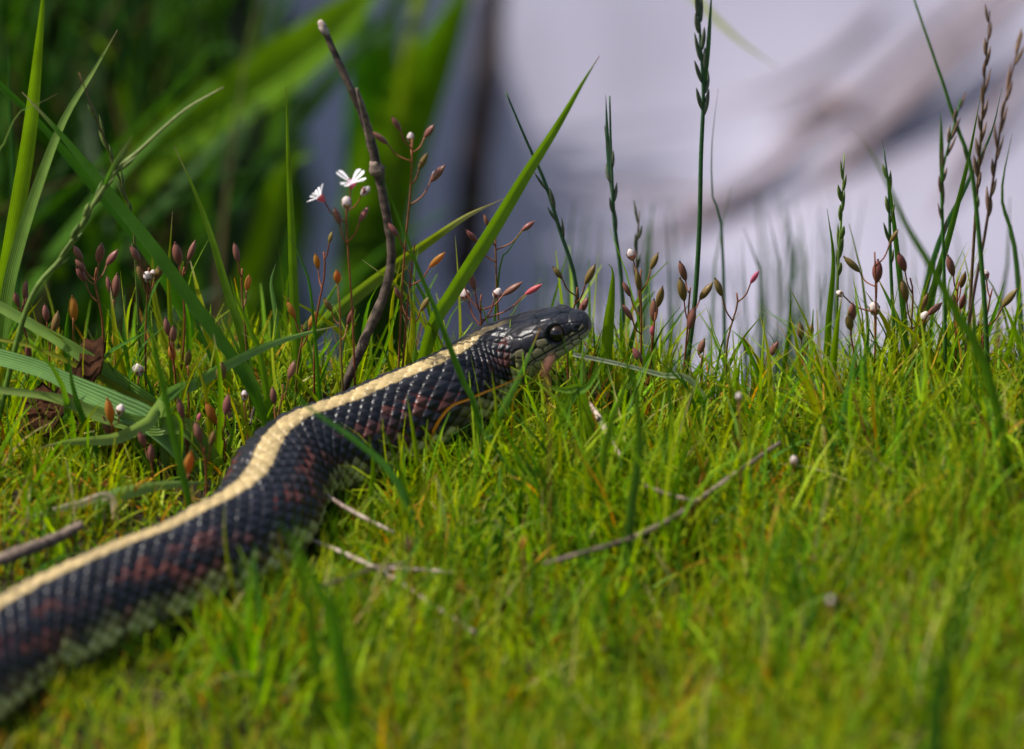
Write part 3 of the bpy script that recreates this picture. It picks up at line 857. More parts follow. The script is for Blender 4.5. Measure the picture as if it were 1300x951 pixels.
blade([(425, 800), (400, 740), (372, 690), (350, 660)], -0.16, -0.16, 22, G_MID, G_BRIGHT, 'very blurred bright blade in front of the snake bend')
blade([(395, 790), (380, 720), (376, 650)], -0.15, -0.15, 14, G_MID, G_MID, 'blurred upright blade by the snake bend')
blade([(1190, 900), (1210, 800), (1250, 700), (1280, 640)], -0.25, -0.25, 22, G_DEEP, G_MID, 'blurred dark blade leaning in the foreground turf')
# pale leaf tip hanging in from above
blade([(490, 420), (520, 60), (600, -150), (740, -190), (860, -30), (930, 44), (988, 86)], 0.5, 0.2, 16, G_MID, G_YEL, 'yellow green leaf drooping over the water from above', name='drooping_leaf', tipc=G_YEL, belly=0.6)

# ------------------------------------------------------------------ seed stalks
def spikelet_mesh():
    mb = MB()
    n, k = 7, 6
    v, f, c = [], [], []
    for i in range(n):
        t = i / (n - 1)
        r = 0.5 * math.sin(math.pi * min(t * 0.9 + 0.08, 1)) ** 0.8 * (1 - 0.25 * t)
        for j in range(k):
            a = 2 * math.pi * j / k
            v.append((r * math.cos(a) * 0.36, r * math.sin(a) * 0.28, t)); c.append((1, 1, 1))
    for i in range(n - 1):
        for j in range(k):
            f.append((i * k + j, i * k + (j + 1) % k, (i + 1) * k + (j + 1) % k, (i + 1) * k + j))
    mb.add(v, f, c)
    return mb
SPK = {}
for key, colr in (('green', (0.10, 0.15, 0.03)), ('brown', (0.20, 0.125, 0.085)), ('dusk', (0.12, 0.14, 0.09))):
    mat = leaf_material('spikelet_' + key, colr, trans=0.2, rough=0.55, var=0.4, noise=3)
    SPK[key] = spikelet_mesh().mesh('spikelet', mat)

def orient(o, p, d, length, width):
    d = Vector(d).normalized()
    o.location = p
    o.rotation_mode = 'QUATERNION'
    o.rotation_quaternion = d.to_track_quat('Z', 'Y') @ Matrix.Rotation(random.uniform(0, 6.28), 3, 'Z').to_quaternion()
    o.scale = (width, width, length)

def seed_stalk(path, Y0, Y1, wpx, c0, c1, label, spk, t0, t1, count, key='green', splen=0.0042, leaf=None, group=None):
    P = rooted(pix(path, Y0, Y1))
    org = P[0]
    e = link('seed_stalk', None, loc=tuple(org)); e.empty_display_size = 0.01
    mb = MB(); r = wpx * MPP * 0.38
    tube(mb, P, [r, r * 0.95, r * 0.8, r * 0.35], c0, c1, n=5 * len(P), sides=7)
    link('stem', mb.mesh('stem', M['stem'], origin=org), e)
    C = catmull(P, 80)
    for i in range(count):
        t = t0 + (t1 - t0) * (i + random.uniform(-0.35, 0.35)) / max(count - 1, 1)
        k = max(0, min(int(t * 79), 77))
        d = C[k + 1] - C[k]; d /= np.linalg.norm(d)
        sidev = np.cross(d, [0, 1, 0]); s = (1 if i % 2 else -1)
        dd = d + sidev * s * random.uniform(0.02, 0.24) + np.array([0, random.uniform(-0.3, 0.3), 0])
        o = link('spikelet', SPK[key], e)
        orient(o, Vector(C[k] - org) + Vector(sidev) * s * r * 0.6, dd, splen * random.uniform(0.75, 1.35), splen * random.uniform(0.45, 0.85))
    if leaf:
        Q = pix(leaf, Y0)
        k = np.argmin(np.linalg.norm(C - Q[0], axis=1)); Q[0] = C[k]
        mb = MB(); ribbon(mb, Q, 6 * MPP, c0, c1, n=12)
        link('leaf', mb.mesh('leaf', M['blade'], origin=org), e)
    return tag(e, label, 'seed stalk', group)

seed_stalk([(34, 392), (80, 325), (122, 254), (150, 214), (176, 192), (206, 164), (240, 136), (284, 111)], -0.004, 0.006, 10, G_MID, (0.17, 0.20, 0.06),
           'leaning green seed stalk with long bent tip in front of the dark hollow', 0, 0.47, 0.74, 11, 'green', 0.0055, leaf=[(128, 240), (148, 204), (169, 171)])
seed_stalk([(172, 330), (168, 280), (152, 228), (136, 186), (118, 138), (100, 92)], 0.02, 0.02, 5, G_MID, BROWN,
           'upright green seed spike crossing the leaning seed stalk', 0, 0.45, 0.88, 12, 'green', 0.0048)
seed_stalk([(735, 400), (728, 345), (712, 296), (692, 232), (668, 178), (642, 117)], 0.035, 0.035, 8, G_BLUE, G_BLUE,
           'bluish stalk with side spikelets crossing behind the long pointed blade', 0, 0.5, 0.66, 4, 'dusk', 0.0055)
seed_stalk([(792, 420), (788, 345), (780, 282), (776, 200), (774, 122)], 0.05, 0.05, 8, G_BLUE, G_BLUE,
           'blurred bluish stalk with a slim double tip above the snake snout', 0, 0.55, 0.8, 6, 'dusk', 0.0065, leaf=[(779, 250), (772, 190), (769, 120)])
seed_stalk([(872, 470), (882, 385), (888, 290), (890, 200), (893, 120), (889, 50), (886, -30)], 0.03, 0.03, 9, G_DEEP, G_BLUE,
           'tallest dark seed stalk, alone against the open water', 0, 0.68, 0.98, 12, 'dusk', 0.0062, leaf=[(893, 120), (899, 60), (904, -20)])
seed_stalk([(1252, 420), (1243, 300), (1232, 210), (1214, 158), (1194, 96), (1176, 44), (1158, -8)], 0.0, 0.01, 9, G_DEEP, G_MID,
           'leaning green seed stalk with dark slender tip on the crest', 0, 0.55, 0.62, 2, 'green', 0.004)
seed_stalk([(1230, 420), (1238, 280), (1245, 180), (1250, 100), (1257, 14)], 0.015, 0.015, 6, BROWN, BROWN,
           'straight brown seed spike standing on the crest', 0, 0.58, 0.97, 14, 'brown', 0.005)
seed_stalk([(1232, 400), (1250, 300), (1262, 220), (1272, 150), (1284, 95), (1299, 42)], 0.005, 0.005, 6, PURPLE, BROWN,
           'brown seed spike with open spikelets bending outward on the crest', 0, 0.55, 0.95, 12, 'brown', 0.0058)
seed_stalk([(1200, 420), (1198, 320), (1196, 230), (1204, 186), (1220, 126)], 0.005, 0.005, 7, G_DEEP, G_MID,
           'green stalk with a ragged seed tuft among the brown spikes', 0, 0.62, 0.98, 11, 'brown', 0.005, leaf=[(1197, 230), (1195, 180), (1194, 143)])
seed_stalk([(1062, 430), (1064, 340), (1068, 280), (1072, 195)], 0.03, 0.03, 6, G_MID, G_PALE,
           'pale green seed head on a short stalk at the crest', 0, 0.55, 0.92, 10, 'green', 0.0055)
seed_stalk([(812, 400), (808, 330), (812, 268)], 0.06, 0.06, 6, G_DEEP, BROWN,
           'short dim seed spike behind the white buds', 0, 0.5, 0.95, 8, 'dusk', 0.005)
seed_stalk([(1135, 430), (1131, 340), (1128, 240), (1122, 190)], 0.02, 0.02, 7, G_MID, G_BLUE,
           'stout green stalk near the blurred bluish blade', 0, 0.6, 0.9, 6, 'green', 0.005)

# dark dead stalk
P = rooted(pix([(438, 494), (462, 434), (488, 374), (497, 322), (490, 270), (479, 214), (462, 150), (436, 92), (409, 32)], 0.004, 0.02))
org = P[0]
e = tag(link('dead_stalk', None, loc=tuple(org)), 'kinked dark dead stalk with a pale broken top rising behind the snake', 'stalk'); e.empty_display_size = 0.01
mb = MB(); tube(mb, P, [0.0007, 0.0009, 0.0012, 0.0013, 0.0011, 0.0012, 0.0012, 0.0009, 0.0008], (1, 1, 1), (1, 1, 1), n=60, sides=9, wob=0.25)
link('stem', mb.mesh('stem', M['dark_twig'], origin=org), e)
mb = MB(); tube(mb, pix([(479, 218), (470, 180), (464, 150), (453, 112)], 0.016, 0.012), [0.0008, 0.001, 0.0009, 0.0004], (1, 1, 1), (1, 1, 1), n=20, sides=8, wob=0.3)
link('side_shoot', mb.mesh('side_shoot', M['twig'], origin=org), e)
mb = MB(); tube(mb, pix([(484, 226), (478, 214), (474, 204)], 0.014, 0.014), [0.0011, 0.0021, 0.0011], (1, 1, 1), (1, 1, 1), n=10, sides=9, wob=0.3)
link('node', mb.mesh('node', M['twig'], origin=org), e)
mb = MB(); tube(mb, pix([(414, 44), (409, 33), (406, 26)], 0.0196, 0.02), [0.0009, 0.0012, 0.0006], (1, 1, 1), (1, 1, 1), n=8, sides=8, wob=0.4)
link('broken_tip', mb.mesh('broken_tip', M['pale_twig'], origin=org), e)
C_ = pix([(440, 100), (436, 75), (430, 60)], 0.018, 0.016)

# ------------------------------------------------------------------ whitlow-grass plants: stem, pods, buds, flowers
def pod_mesh(kind_):
    mb = MB(); n, k = 9, 10
    v, f, c = [], [], []
    for i in range(n):
        t = i / (n - 1)
        r = math.sin(math.pi * (0.02 + 0.96 * t)) ** 0.62
        for j in range(k):
            a = 2 * math.pi * j / k
            v.append((0.5 * r * math.cos(a), 0.42 * r * math.sin(a), t)); c.append((1, 1, 1))
    for i in range(n - 1):
        for j in range(k):
            f.append((i * k + j, i * k + (j + 1) % k, (i + 1) * k + (j + 1) % k, (i + 1) * k + j))
    b = len(v)
    # style at the tip
    for i, (t, r) in enumerate(((0.96, 0.12), (1.03, 0.10), (1.05, 0.13))):
        for j in range(5):
            a = 2 * math.pi * j / 5
            v.append((r * math.cos(a), r * math.sin(a), t)); c.append((1, 1, 1))
    for i in range(2):
        for j in range(5):
            f.append((b + i * 5 + j, b + i * 5 + (j + 1) % 5, b + (i + 1) * 5 + (j + 1) % 5, b + (i + 1) * 5 + j))
    f.append(tuple(b + 10 + j for j in range(5)))
    mb.add(v, f, c)
    return mb
PODS = {k: pod_mesh(k).mesh('pod', M[m]) for k, m in (('p', 'pod_purple'), ('o', 'pod_olive'), ('a', 'pod_amber'), ('k', 'pod_pink'))}

def petal_mesh():
    """one notched (two-lobed) petal, unit length along Z"""
    mb = MB(); v, f, c = [], [], []
    prof = [(0, 0.05), (0.3, 0.10), (0.6, 0.19), (0.85, 0.22), (1.0, 0.13)]
    for sgn in (-1, 1):
        b = len(v)
        for t, w in prof:
            x0 = sgn * 0.015 * (1 if t < 0.4 else 3); x1 = sgn * (w + 0.03)
            for x in (x0, 0.5 * (x0 + x1), x1):
                v.append((x, 0.10 * t * t - 0.6 * (x * x), t)); c.append((1, 1, 1))
        for i in range(len(prof) - 1):
            for j in range(2):
                a = b + i * 3 + j
                f.append((a, a + 1, a + 4, a + 3))
    mb.add(v, f, c)
    return mb
PETAL = petal_mesh().mesh('petal', M['petal'])

def bud_mesh():
    mb = MB(); n, k = 8, 10; v, f, c = [], [], []
    for i in range(n):
        t = i / (n - 1)
        r = math.sin(math.pi * (0.05 + 0.9 * t)) ** 0.6
        for j in range(k):
            a = 2 * math.pi * j / k
            rr = r * (1 + 0.22 * math.cos(4 * a + 1.2 * t)) * (1 - 0.25 * max(0, t - 0.7) * (1 + math.cos(4 * a)))
            v.append((0.36 * rr * math.cos(a), 0.36 * rr * math.sin(a), t)); c.append((1, 1, 1))
    for i in range(n - 1):
        for j in range(k):
            f.append((i * k + j, i * k + (j + 1) % k, (i + 1) * k + (j + 1) % k, (i + 1) * k + j))
    f.append(tuple((n - 1) * k + j for j in range(k)))
    mb.add(v, f, c); return mb
BUD = bud_mesh().mesh('bud', M['bud'])

def calyx_mesh():
    mb = MB(); n, k = 5, 8; v, f, c = [], [], []
    for i in range(n):
        t = i / (n - 1)
        r = 0.12 + 0.42 * math.sin(t * 1.7)
        for j in range(k):
            a = 2 * math.pi * j / k
            v.append((r * math.cos(a), r * math.sin(a), t)); c.append((1, 1, 1))
    for i in range(n - 1):
        for j in range(k):
            f.append((i * k + j, i * k + (j + 1) % k, (i + 1) * k + (j + 1) % k, (i + 1) * k + j))
    mb.add(v, f, c); return mb
CALYX = calyx_mesh().mesh('flower', M['pod_pink'])
CALYX_P = calyx_mesh().mesh('calyx', M['pod_purple'])
CALYX_O = calyx_mesh().mesh('calyx', M['pod_olive'])
STEMR = (0.22, 0.075, 0.03); STEMG = (0.16, 0.16, 0.03)

def whitlow(Y, base_px, items, label, group='flowering whitlow plants', stemw=2.8, size=1.0, name='whitlow_plant'):
    tops = np.array([(x, y) for x, y, *_ in items], float)
    ytop = tops[:, 1].min(); xm = tops[np.argsort(tops[:, 1])[:3], 0].mean()
    for _ in range(12):
        g = at(base_px, 500, Y)
        if clear_of_snake(g[0], Y, 0.001)[0]: break
        Y += 0.004 if Y > -0.035 else -0.004
    g[2] = tz(g[0], Y) - 0.002
    # pixel row of the foot
    rel = g - CAM; dep = rel @ FWD
    fy = 475.5 - (rel @ UP) * DIST / dep / MPP
    fx = 650 + (rel @ RIGHT) * DIST / dep / MPP
    if len(items) == 1:
        ax = [(fx, fy), (fx * 0.6 + tops[0, 0] * 0.4 + random.uniform(-5, 5), fy * 0.5 + tops[0, 1] * 0.5), (tops[0, 0], tops[0, 1] + 12)]
    else:
        ax = [(fx, fy), (fx * 0.55 + xm * 0.45 + random.uniform(-6, 6), fy * 0.5 + ytop * 0.5), (xm * 0.9 + fx * 0.1 + random.uniform(-3, 3), ytop * 0.8 + fy * 0.2), (xm, ytop + 20)]
    e = link(name, None, loc=tuple(g)); e.empty_display_size = 0.005
    mb = MB(); r = stemw * MPP * 0.5
    A = pix(ax, Y)
    tube(mb, A, [r * 1.1, r, r * 0.8], STEMG if random.random() < 0.35 else STEMR, STEMR, n=14, sides=6, wob=0.1)
    Cx = catmull(np.array(ax), 60)
    for i, it in enumerate(items):
        x, y, kd = it[:3]
        k_ = it[3] if len(it) > 3 else 1.0
        end = np.array([x, y], float)
        if len(items) == 1: k = 59
        else:
            want = y + random.uniform(26, 44)
            k = int(np.argmin(np.abs(Cx[:, 1] - want)))
        Yo = Y + random.uniform(-0.004, 0.004)
        a = Cx[k]
        v = end - a
        L = np.linalg.norm(v)
        lengthpx = {'p': 26, 'o': 26, 'a': 25, 'k': 18, 'bud': 17, 'flower': 10, 'pw': 26}[kd] * k_ * size * 0.88
        d = v / max(L, 1e-3)
        if L < lengthpx * 0.8: d = np.array([random.uniform(-0.4, 0.4), -1.0])
        d /= np.linalg.norm(d)
        p0 = end - d * lengthpx * 0.5
        mid = (a + p0) * 0.5 + np.array([(p0[0] - a[0]) * 0.12, 3])
        pa = at(*a, Y); pm = at(*mid, 0.5 * (Y + Yo)); pb = at(*p0, Yo)
        tube(mb, [pa, pm, pb], [r * 0.75, r * 0.7], STEMR, STEMR, n=8, sides=5)
        p1 = at(*(end + d * lengthpx * 0.5), Yo + random.uniform(-0.001, 0.001))
        dv = Vector(p1 - pb); ln = dv.length
        loc = Vector(pb - g) - dv.normalized() * 0.0002
        if kd in PODS or kd == 'pw':
            o = link('pod', PODS['p' if kd == 'pw' else kd], e)
            orient(o, loc, dv, ln * random.uniform(0.85, 1.1), ln * random.uniform(0.34, 0.46))
            o.rotation_quaternion = dv.normalized().to_track_quat('Z', 'Y') @ Matrix.Rotation(random.uniform(-0.6, 0.6), 3, 'Z').to_quaternion()
            if kd == 'pw':
                for q in range(4):
                    w_ = link('petal', PETAL, e)
                    w_.rotation_mode = 'QUATERNION'
                    w_.rotation_quaternion = dv.normalized().to_track_quat('Z', 'Y') @ Matrix.Rotation(q * 1.57 + 0.5, 3, 'Z').to_quaternion() @ Matrix.Rotation(0.35, 3, 'X').to_quaternion()
                    w_.location = loc; w_.scale = (ln * 0.6,) * 3
        elif kd == 'bud':
            o = link('bud', BUD, e); orient(o, loc, dv, ln * 0.9, ln * random.uniform(0.75, 0.9))
            s = link('calyx', random.choice([CALYX_O, CALYX_P]), e); orient(s, loc, dv, ln * 0.55, ln * 0.66)
        elif kd == 'flower':
            o = link('flower', CALYX, e); orient(o, loc, dv, ln, ln * 1.05)
            for q in range(4):
                w_ = link('petal', PETAL, o)
                w_.rotation_mode = 'QUATERNION'
                w_.rotation_quaternion = Matrix.Rotation(q * 1.57 + 0.4, 3, 'Z').to_quaternion() @ Matrix.Rotation(random.uniform(-1.2, -0.75), 3, 'X').to_quaternion()
                w_.location = (0, 0, 0.75); w_.scale = (2.0, 2.0, 2.0)
    link('stem', mb.mesh('stem', M['stem'], origin=g), e)
    return tag(e, label, 'plant', group)

whitlow(0.008, 502, [(503, 157, 'p', 0.9), (482, 175, 'p', 1.1), (546, 165, 'p', 0.95), (537, 205, 'o', 0.95), (555, 221, 'pw', 1.1), (521, 173, 'bud', 0.9)],
        'tallest plant with five purple pods spread beside the dark stalk')
whitlow(0.004, 452, [(408, 252, 'flower', 1.05), (446, 234, 'flower', 1.05), (440, 256, 'bud', 1.1), (465, 241, 'bud', 1.1), (428, 274, 'p'), (462, 272, 'p', 0.9)],
        'plant with two open white flowers next to the dark stalk')
whitlow(-0.004, 505, [(498, 290, 'p', 1.0), (555, 330, 'a', 1.2)], 'plant with one purple and one amber pod at the kink of the dark stalk')
whitlow(0.03, 640, [(598, 299, 'p'), (617, 279, 'p', 0.8), (672, 286, 'p', 1.0)], 'plant with three purple pods on either side of the long pointed blade')
whitlow(0.022, 622, [(650, 367, 'p', 1.2), (678, 367, 'k', 1.6), (632, 371, 'bud'), (590, 373, 'bud', 1.2), (600, 357, 'p'), (584, 354, 'p', 0.7)],
        'plant with pods and cream buds right behind the snake neck')
whitlow(0.016, 722, [(707, 345, 'o', 0.9), (749, 349, 'o', 1.1), (742, 386, 'p', 1.1)], 'plant with three brown pods above the snake head')
whitlow(0.02, 812, [(801, 322, 'bud', 1.1), (831, 331, 'o'), (810, 356, 'o'), (795, 366, 'p'), (797, 397, 'p')], 'plant with a white bud topmost ahead of the snake snout')
whitlow(0.012, 818, [(838, 377, 'o', 1.1), (830, 394, 'p', 1.2), (828, 418, 'k', 0.9), (809, 451, 'p')], 'plant with a pink bud low ahead of the snake snout')
whitlow(0.02, 864, [(867, 345, 'p'), (866, 368, 'o', 1.2), (897, 369, 'o', 1.2), (878, 404, 'p', 1.2)], 'plant with four pods at the foot of the tallest seed stalk')
whitlow(0.012, 924, [(912, 364, 'o', 1.1), (958, 352, 'k', 1.1)], 'thin plant forking to one olive and one pink pod before the water')
whitlow(0.012, 894, [(891, 439, 'p')], 'single low brown pod at the foot of the forked plant')
whitlow(0.02, 949, [(948, 440, 'o', 1.1), (980, 446, 'p', 1.1)], 'low plant with two brown pods on the bare edge of the crest')
whitlow(0.02, 1022, [(1016, 418, 'o', 1.1), (1029, 420, 'o')], 'pair of olive pods on the bare edge of the crest')
whitlow(0.012, 1108, [(1082, 336, 'o', 1.1), (1114, 343, 'p', 1.3), (1065, 372, 'bud', 0.8), (1110, 390, 'bud', 1.2), (1135, 300, 'o', 0.8)], 'plant with a tall upright pod topmost on the crest')
whitlow(0.0, 1095, [(1082, 395, 'p', 1.1), (1078, 407, 'o', 1.0)], 'plant with two low dark pods on the crest')
whitlow(0.014, 1170, [(1148, 369, 'o', 1.2), (1145, 333, 'p'), (1173, 385, 'o'), (1187, 392, 'p'), (1174, 402, 'bud', 1.2)], 'plant with a round white bud among olive pods on the crest')
whitlow(0.016, 1212, [(1207, 338, 'p', 1.1), (1223, 354, 'o', 1.0), (1211, 385, 'p'), (1222, 383, 'p', 0.8)], 'plant with four pods at the foot of the brown seed spikes')
whitlow(0.016, 1250, [(1251, 347, 'bud', 1.0), (1246, 409, 'bud', 0.9), (1282, 378, 'o', 1.3)], 'plant with white buds and one big olive pod on the crest')
left = [
    (0.03, 128, [(127, 322, 'p'), (143, 326, 'p', 1.1), (98, 320, 'p'), (101, 336, 'p', 0.9), (102, 347, 'p')], 'plant with five crowded purple pods before the dark hollow'),
    (0.025, 148, [(147, 364, 'p', 1.2), (138, 361, 'p'), (146, 428, 'a', 1.1)], 'plant with two purple pods above an amber one'),
    (0.02, 36, [(32, 368, 'p'), (21, 380, 'p', 0.8), (33, 386, 'p', 1.1)], 'plant with three dark pods near the wide upright blade'),
    (0.02, 96, [(93, 392, 'a', 1.4)], 'single big amber pod by the crowded purple ones'),
    (0.015, 66, [(71, 407, 'o', 1.3), (58, 396, 'p')], 'plant with one olive and one purple pod by the dead leaf'),
    (0.012, 186, [(170, 320, 'p', 1.2), (178, 347, 'o', 1.1), (203, 343, 'o', 1.3), (187, 350, 'bud', 0.9), (194, 346, 'bud', 0.8)], 'plant with tiny white flowers between brown pods'),
    (0.03, 226, [(225, 322, 'p', 1.2), (243, 319, 'p', 1.1)], 'plant with two purple pods behind the long straight blade'),
    (0.012, 318, [(300, 321, 'p', 1.0), (315, 357, 'a', 1.0)], 'slender plant with one purple and one amber pod'),
    (0.016, 372, [(369, 392, 'a', 1.2), (397, 405, 'a', 1.0)], 'plant with two amber pods beside the solitary vertical blade'),
    (0.018, 398, [(402, 331, 'a', 0.9), (420, 300, 'o', 0.7)], 'tall thin plant with an amber pod below the white flowers'),
    (0.004, 216, [(212, 414, 'p'), (220, 422, 'p'), (218, 446, 'a', 1.1)], 'plant with a pair of round purple pods over an amber one'),
    (0.0, 180, [(175, 468, 'bud', 1.1)], 'single white bud on a dark stem above the lying blades'),
    (-0.006, 240, [(239, 453, 'o')], 'single olive pod beside the long straight blade'),
    (-0.006, 284, [(281, 470, 'o', 1.2)], 'single upright brown pod beside the lying silvery blade'),
    (-0.016, 232, [(229, 517, 'p', 1.2), (236, 553, 'p', 0.9), (253, 528, 'k', 0.7)], 'plant with two purple pods at the ends of the lying blades'),
    (-0.014, 285, [(288, 514, 'p', 1.1), (267, 523, 'a', 1.5)], 'plant with a long amber pod beside a purple one'),
    (-0.03, 258, [(251, 547, 'p', 1.2), (270, 555, 'o')], 'plant with two brown pods behind the snake bend'),
    (-0.05, 240, [(239, 590, 'a', 1.5)], 'single plump yellow pod behind the snake bend'),
    (-0.018, 140, [(135, 541, 'p', 1.1), (139, 522, 'a', 1.4), (153, 519, 'bud', 1.1)], 'plant with white bud and amber pod over the bowed blade'),
    (-0.012, 346, [(347, 501, 'p'), (371, 468, 'p', 1.1)], 'plant with two purple pods just behind the snake back'),
    (-0.012, 310, [(310, 500, 'bud', 0.9)], 'single white bud behind the snake back'),
    (-0.03, 188, [(192, 576, 'p'), (180, 556, 'p')], 'plant with two dull purple pods below the bowed blade'),
    (0.01, 36, [(36, 447, 'p', 0.9)], 'single purple pod on the dark dead leaf'),
    (-0.002, 440, [(445, 402, 'p', 0.9), (428, 350, 'a', 0.8), (415, 385, 'o')], 'plant with small amber and brown pods left of the dark stalk foot'),
    (0.012, 520, [(540, 385, 'o', 1.0), (505, 372, 'p', 0.9)], 'plant with two pods at the foot of the long pointed blade'),
]
for Y, b, it, lb in left:
    whitlow(Y, b, it, lb.replace('left of', 'beside'))
# blurred ones nearer than the snake
whitlow(-0.09, 694, [(696, 466, 'p', 1.15)], 'blurred brown capsule standing before the snake throat', size=1.1)
for Y, x, y, kd, lb in ((-0.12, 520, 690, 'p', 'blurred brown capsule in the turf before the snake bend'), (-0.13, 586, 745, 'a', 'blurred amber pod near the tan straw'),
                        (-0.17, 1055, 762, 'bud', 'largest blurred pale bud in the foreground turf'),
                        (-0.10, 665, 688, 'a', 'blurred amber pod in the middle of the turf'), (-0.06, 938, 503, 'bud', 'white bud low on the crest turf'),
                        (-0.05, 1008, 584, 'bud', 'pale slim bud in the turf by the grey twig')):
    whitlow(Y, x + random.uniform(-6, 6), [(x, y, kd, 0.85)], lb, size=1.0)

# ------------------------------------------------------------------ litter: sticks, straws, dead leaf
def stick(name, path, wpx, mat, label, lift=0.004, taper=0.7, branch=None, wob=0.25, cat='twig'):
    P = [ground(x, y, lift) for x, y in path]
    org = P[0].copy(); org[2] = tz(org[0], org[1])
    mb = MB(); r = wpx * MPP * 0.5
    tube(mb, P, [r * taper, r, r * 0.9, r * taper], (1, 1, 1), (1, 1, 1), n=8 * len(P), sides=9, wob=wob)
    if branch is None:
        return tag(link(name, mb.mesh(name, M[mat], origin=org), loc=tuple(org)), label, cat)
    e = tag(link(name, None, loc=tuple(org)), label, cat); e.empty_display_size = 0.005
    link('stem', mb.mesh('stem', M[mat], origin=org), e)
    for b in branch:
        mb = MB(); tube(mb, [ground(x, y, lift + 0.001) for x, y in b], [r * 0.8, r * 0.5], (1, 1, 1), (1, 1, 1), n=10, sides=7, wob=wob)
        link('side_shoot', mb.mesh('side_shoot', M[mat], origin=org), e)
    return e
stick('fallen_stick', [(-30, 722), (30, 700), (70, 684), (104, 666)], 17, 'twig', 'thick brown stick lying in the turf behind the snake', 0.012)
stick('grey_twig', [(690, 716), (740, 702), (800, 684), (850, 660), (888, 634), (930, 604), (990, 562)], 6.5, 'twig', 'long grey forked twig lying across the turf', 0.018, branch=[[(884, 637), (850, 628), (818, 616)]])
stick('pale_straw', [(396, 686), (440, 704), (490, 728), (520, 748), (560, 775), (604, 804)], 6.5, 'pale_twig', 'tan straw lying in the turf in front of the snake bend', 0.006, cat='straw')
stick('white_twig', [(748, 512), (760, 530), (772, 552), (788, 580)], 8, 'pale_twig', 'short whitish twig leaning in the turf below the snake snout', 0.015)
stick('pink_twig', [(408, 624), (432, 640), (460, 656), (500, 676)], 5, 'pale_twig', 'thin pale twig poking out from under the snake bend', 0.009)
stick('straw_piece', [(468, 718), (500, 722), (540, 724), (575, 727)], 5, 'pale_twig', 'short pale straw crossing under the tan one', 0.008, cat='straw')
stick('dark_twig', [(405, 745), (440, 734), (475, 722), (520, 714)], 5, 'dark_twig', 'thin dark twig under the tan straw', 0.015)
stick('curved_root', [(345, 495), (330, 508), (322, 520), (318, 538)], 4, 'dark_twig', 'tiny dark twig behind the snake back', 0.008)

def dead_leaf():
    c = [(24, 520), (45, 500), (75, 478), (100, 452), (122, 434), (132, 424)]
    lo = [(30, 545), (60, 540), (92, 520), (112, 492), (126, 462), (136, 430)]
    n, m = 16, 7
    A = catmull(np.array([at(x, y, 0.004 + 0.002 * math.sin(i * 2)) for i, (x, y) in enumerate(c)]), n)
    B = catmull(np.array([at(x, y, -0.010) for x, y in lo]), n)
    v, f = [], []
    for i in range(n):
        for j in range(m):
            t = j / (m - 1)
            p = A[i] * (1 - t) + B[i] * t
            p = p + np.array([0, -0.0035 * math.sin(math.pi * t), 0.0025 * math.sin(3.1 * t + i * 0.7) + 0.0012 * math.sin(i * 1.9 + j)])
            v.append(p)
    for i in range(n - 1):
        for j in range(m - 1):
            f.append((i * m + j, i * m + j + 1, (i + 1) * m + j + 1, (i + 1) * m + j))
    mb = MB(); mb.add(v, f, [(1, 1, 1)] * len(v))
    o = min(v, key=lambda p: p[2]).copy()
    ob = link('dead_leaf', mb.mesh('dead_leaf', M['dead_leaf'], origin=o), loc=tuple(o))
    s = ob.modifiers.new('thickness', 'SOLIDIFY'); s.thickness = 0.0003
    tag(ob, 'curled dark brown dead leaf under the lying blades', 'leaf')
dead_leaf()

# ------------------------------------------------------------------ background beyond the bank
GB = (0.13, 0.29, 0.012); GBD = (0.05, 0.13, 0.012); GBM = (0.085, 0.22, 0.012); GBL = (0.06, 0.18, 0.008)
def far_leaf(path, Y0, Y1, wmm, c0, c1, label, name='reed_leaf', group='broad leaves beyond the bank', **kw):
    P = rooted(pix(path, Y0, Y1), 0.01)
    mb = MB(); ribbon(mb, P, wmm * 0.001, c0, c1, None, kw.pop('turn', 0.0), kw.pop('fold', 0.3), n=24, **kw)
    o = P[0]
    return tag(link(name, mb.mesh(name, M['blade'], origin=o), loc=tuple(o)), label, 'leaf', group)
far_leaf([(470, 420), (476, 280), (505, 170), (552, 70), (606, -40)], 0.5, 0.45, 25, GBL, GBL, 'broad bright leaf slanting towards the dark reed stem, blurred', belly=0.7)
far_leaf([(480, 400), (474, 220), (468, 110), (450, -40)], 0.5, 0.5, 22, GBL, GBL, 'broad upright leaf joining the slanting bright one, blurred', belly=0.7)
far_leaf([(500, 400), (488, 200), (490, 100), (505, -40)], 0.55, 0.55, 16, GBD, GBL, 'dim leaf between the two joined broad leaves', belly=0.7)
far_leaf([(120, 330), (150, 245), (215, 180), (300, 122), (390, 60), (500, -40)], 0.38, 0.38, 17, GB, GB, 'long leaf arching across the dark hollow towards the water', belly=0.7)
far_leaf([(60, 300), (150, 190), (260, 130), (330, 128)], 0.45, 0.45, 15, GBM, GB, 'leaf bent level across the dark hollow')
far_leaf([(185, 330), (180, 250), (190, 180)], 0.4, 0.4, 13, (0.12, 0.22, 0.10), (0.12, 0.22, 0.10), 'pale short leaf deep in the dark hollow')
far_leaf([(230, 230), (160, 110), (90, 20), (60, -40)], 0.6, 0.6, 10, GBD, GBM, 'dim leaf leaning back over the dark hollow')
far_leaf([(360, 340), (330, 230), (250, 120), (225, -40)], 0.7, 0.7, 9, GBD, GBM, 'dusky upright leaf in the middle of the dark hollow')
far_leaf([(40, 320), (30, 200), (20, 80), (28, -40)], 0.35, 0.35, 9, GBM, GB, 'bright vertical leaf behind the wide upright blade')
rl = random.Random(5)
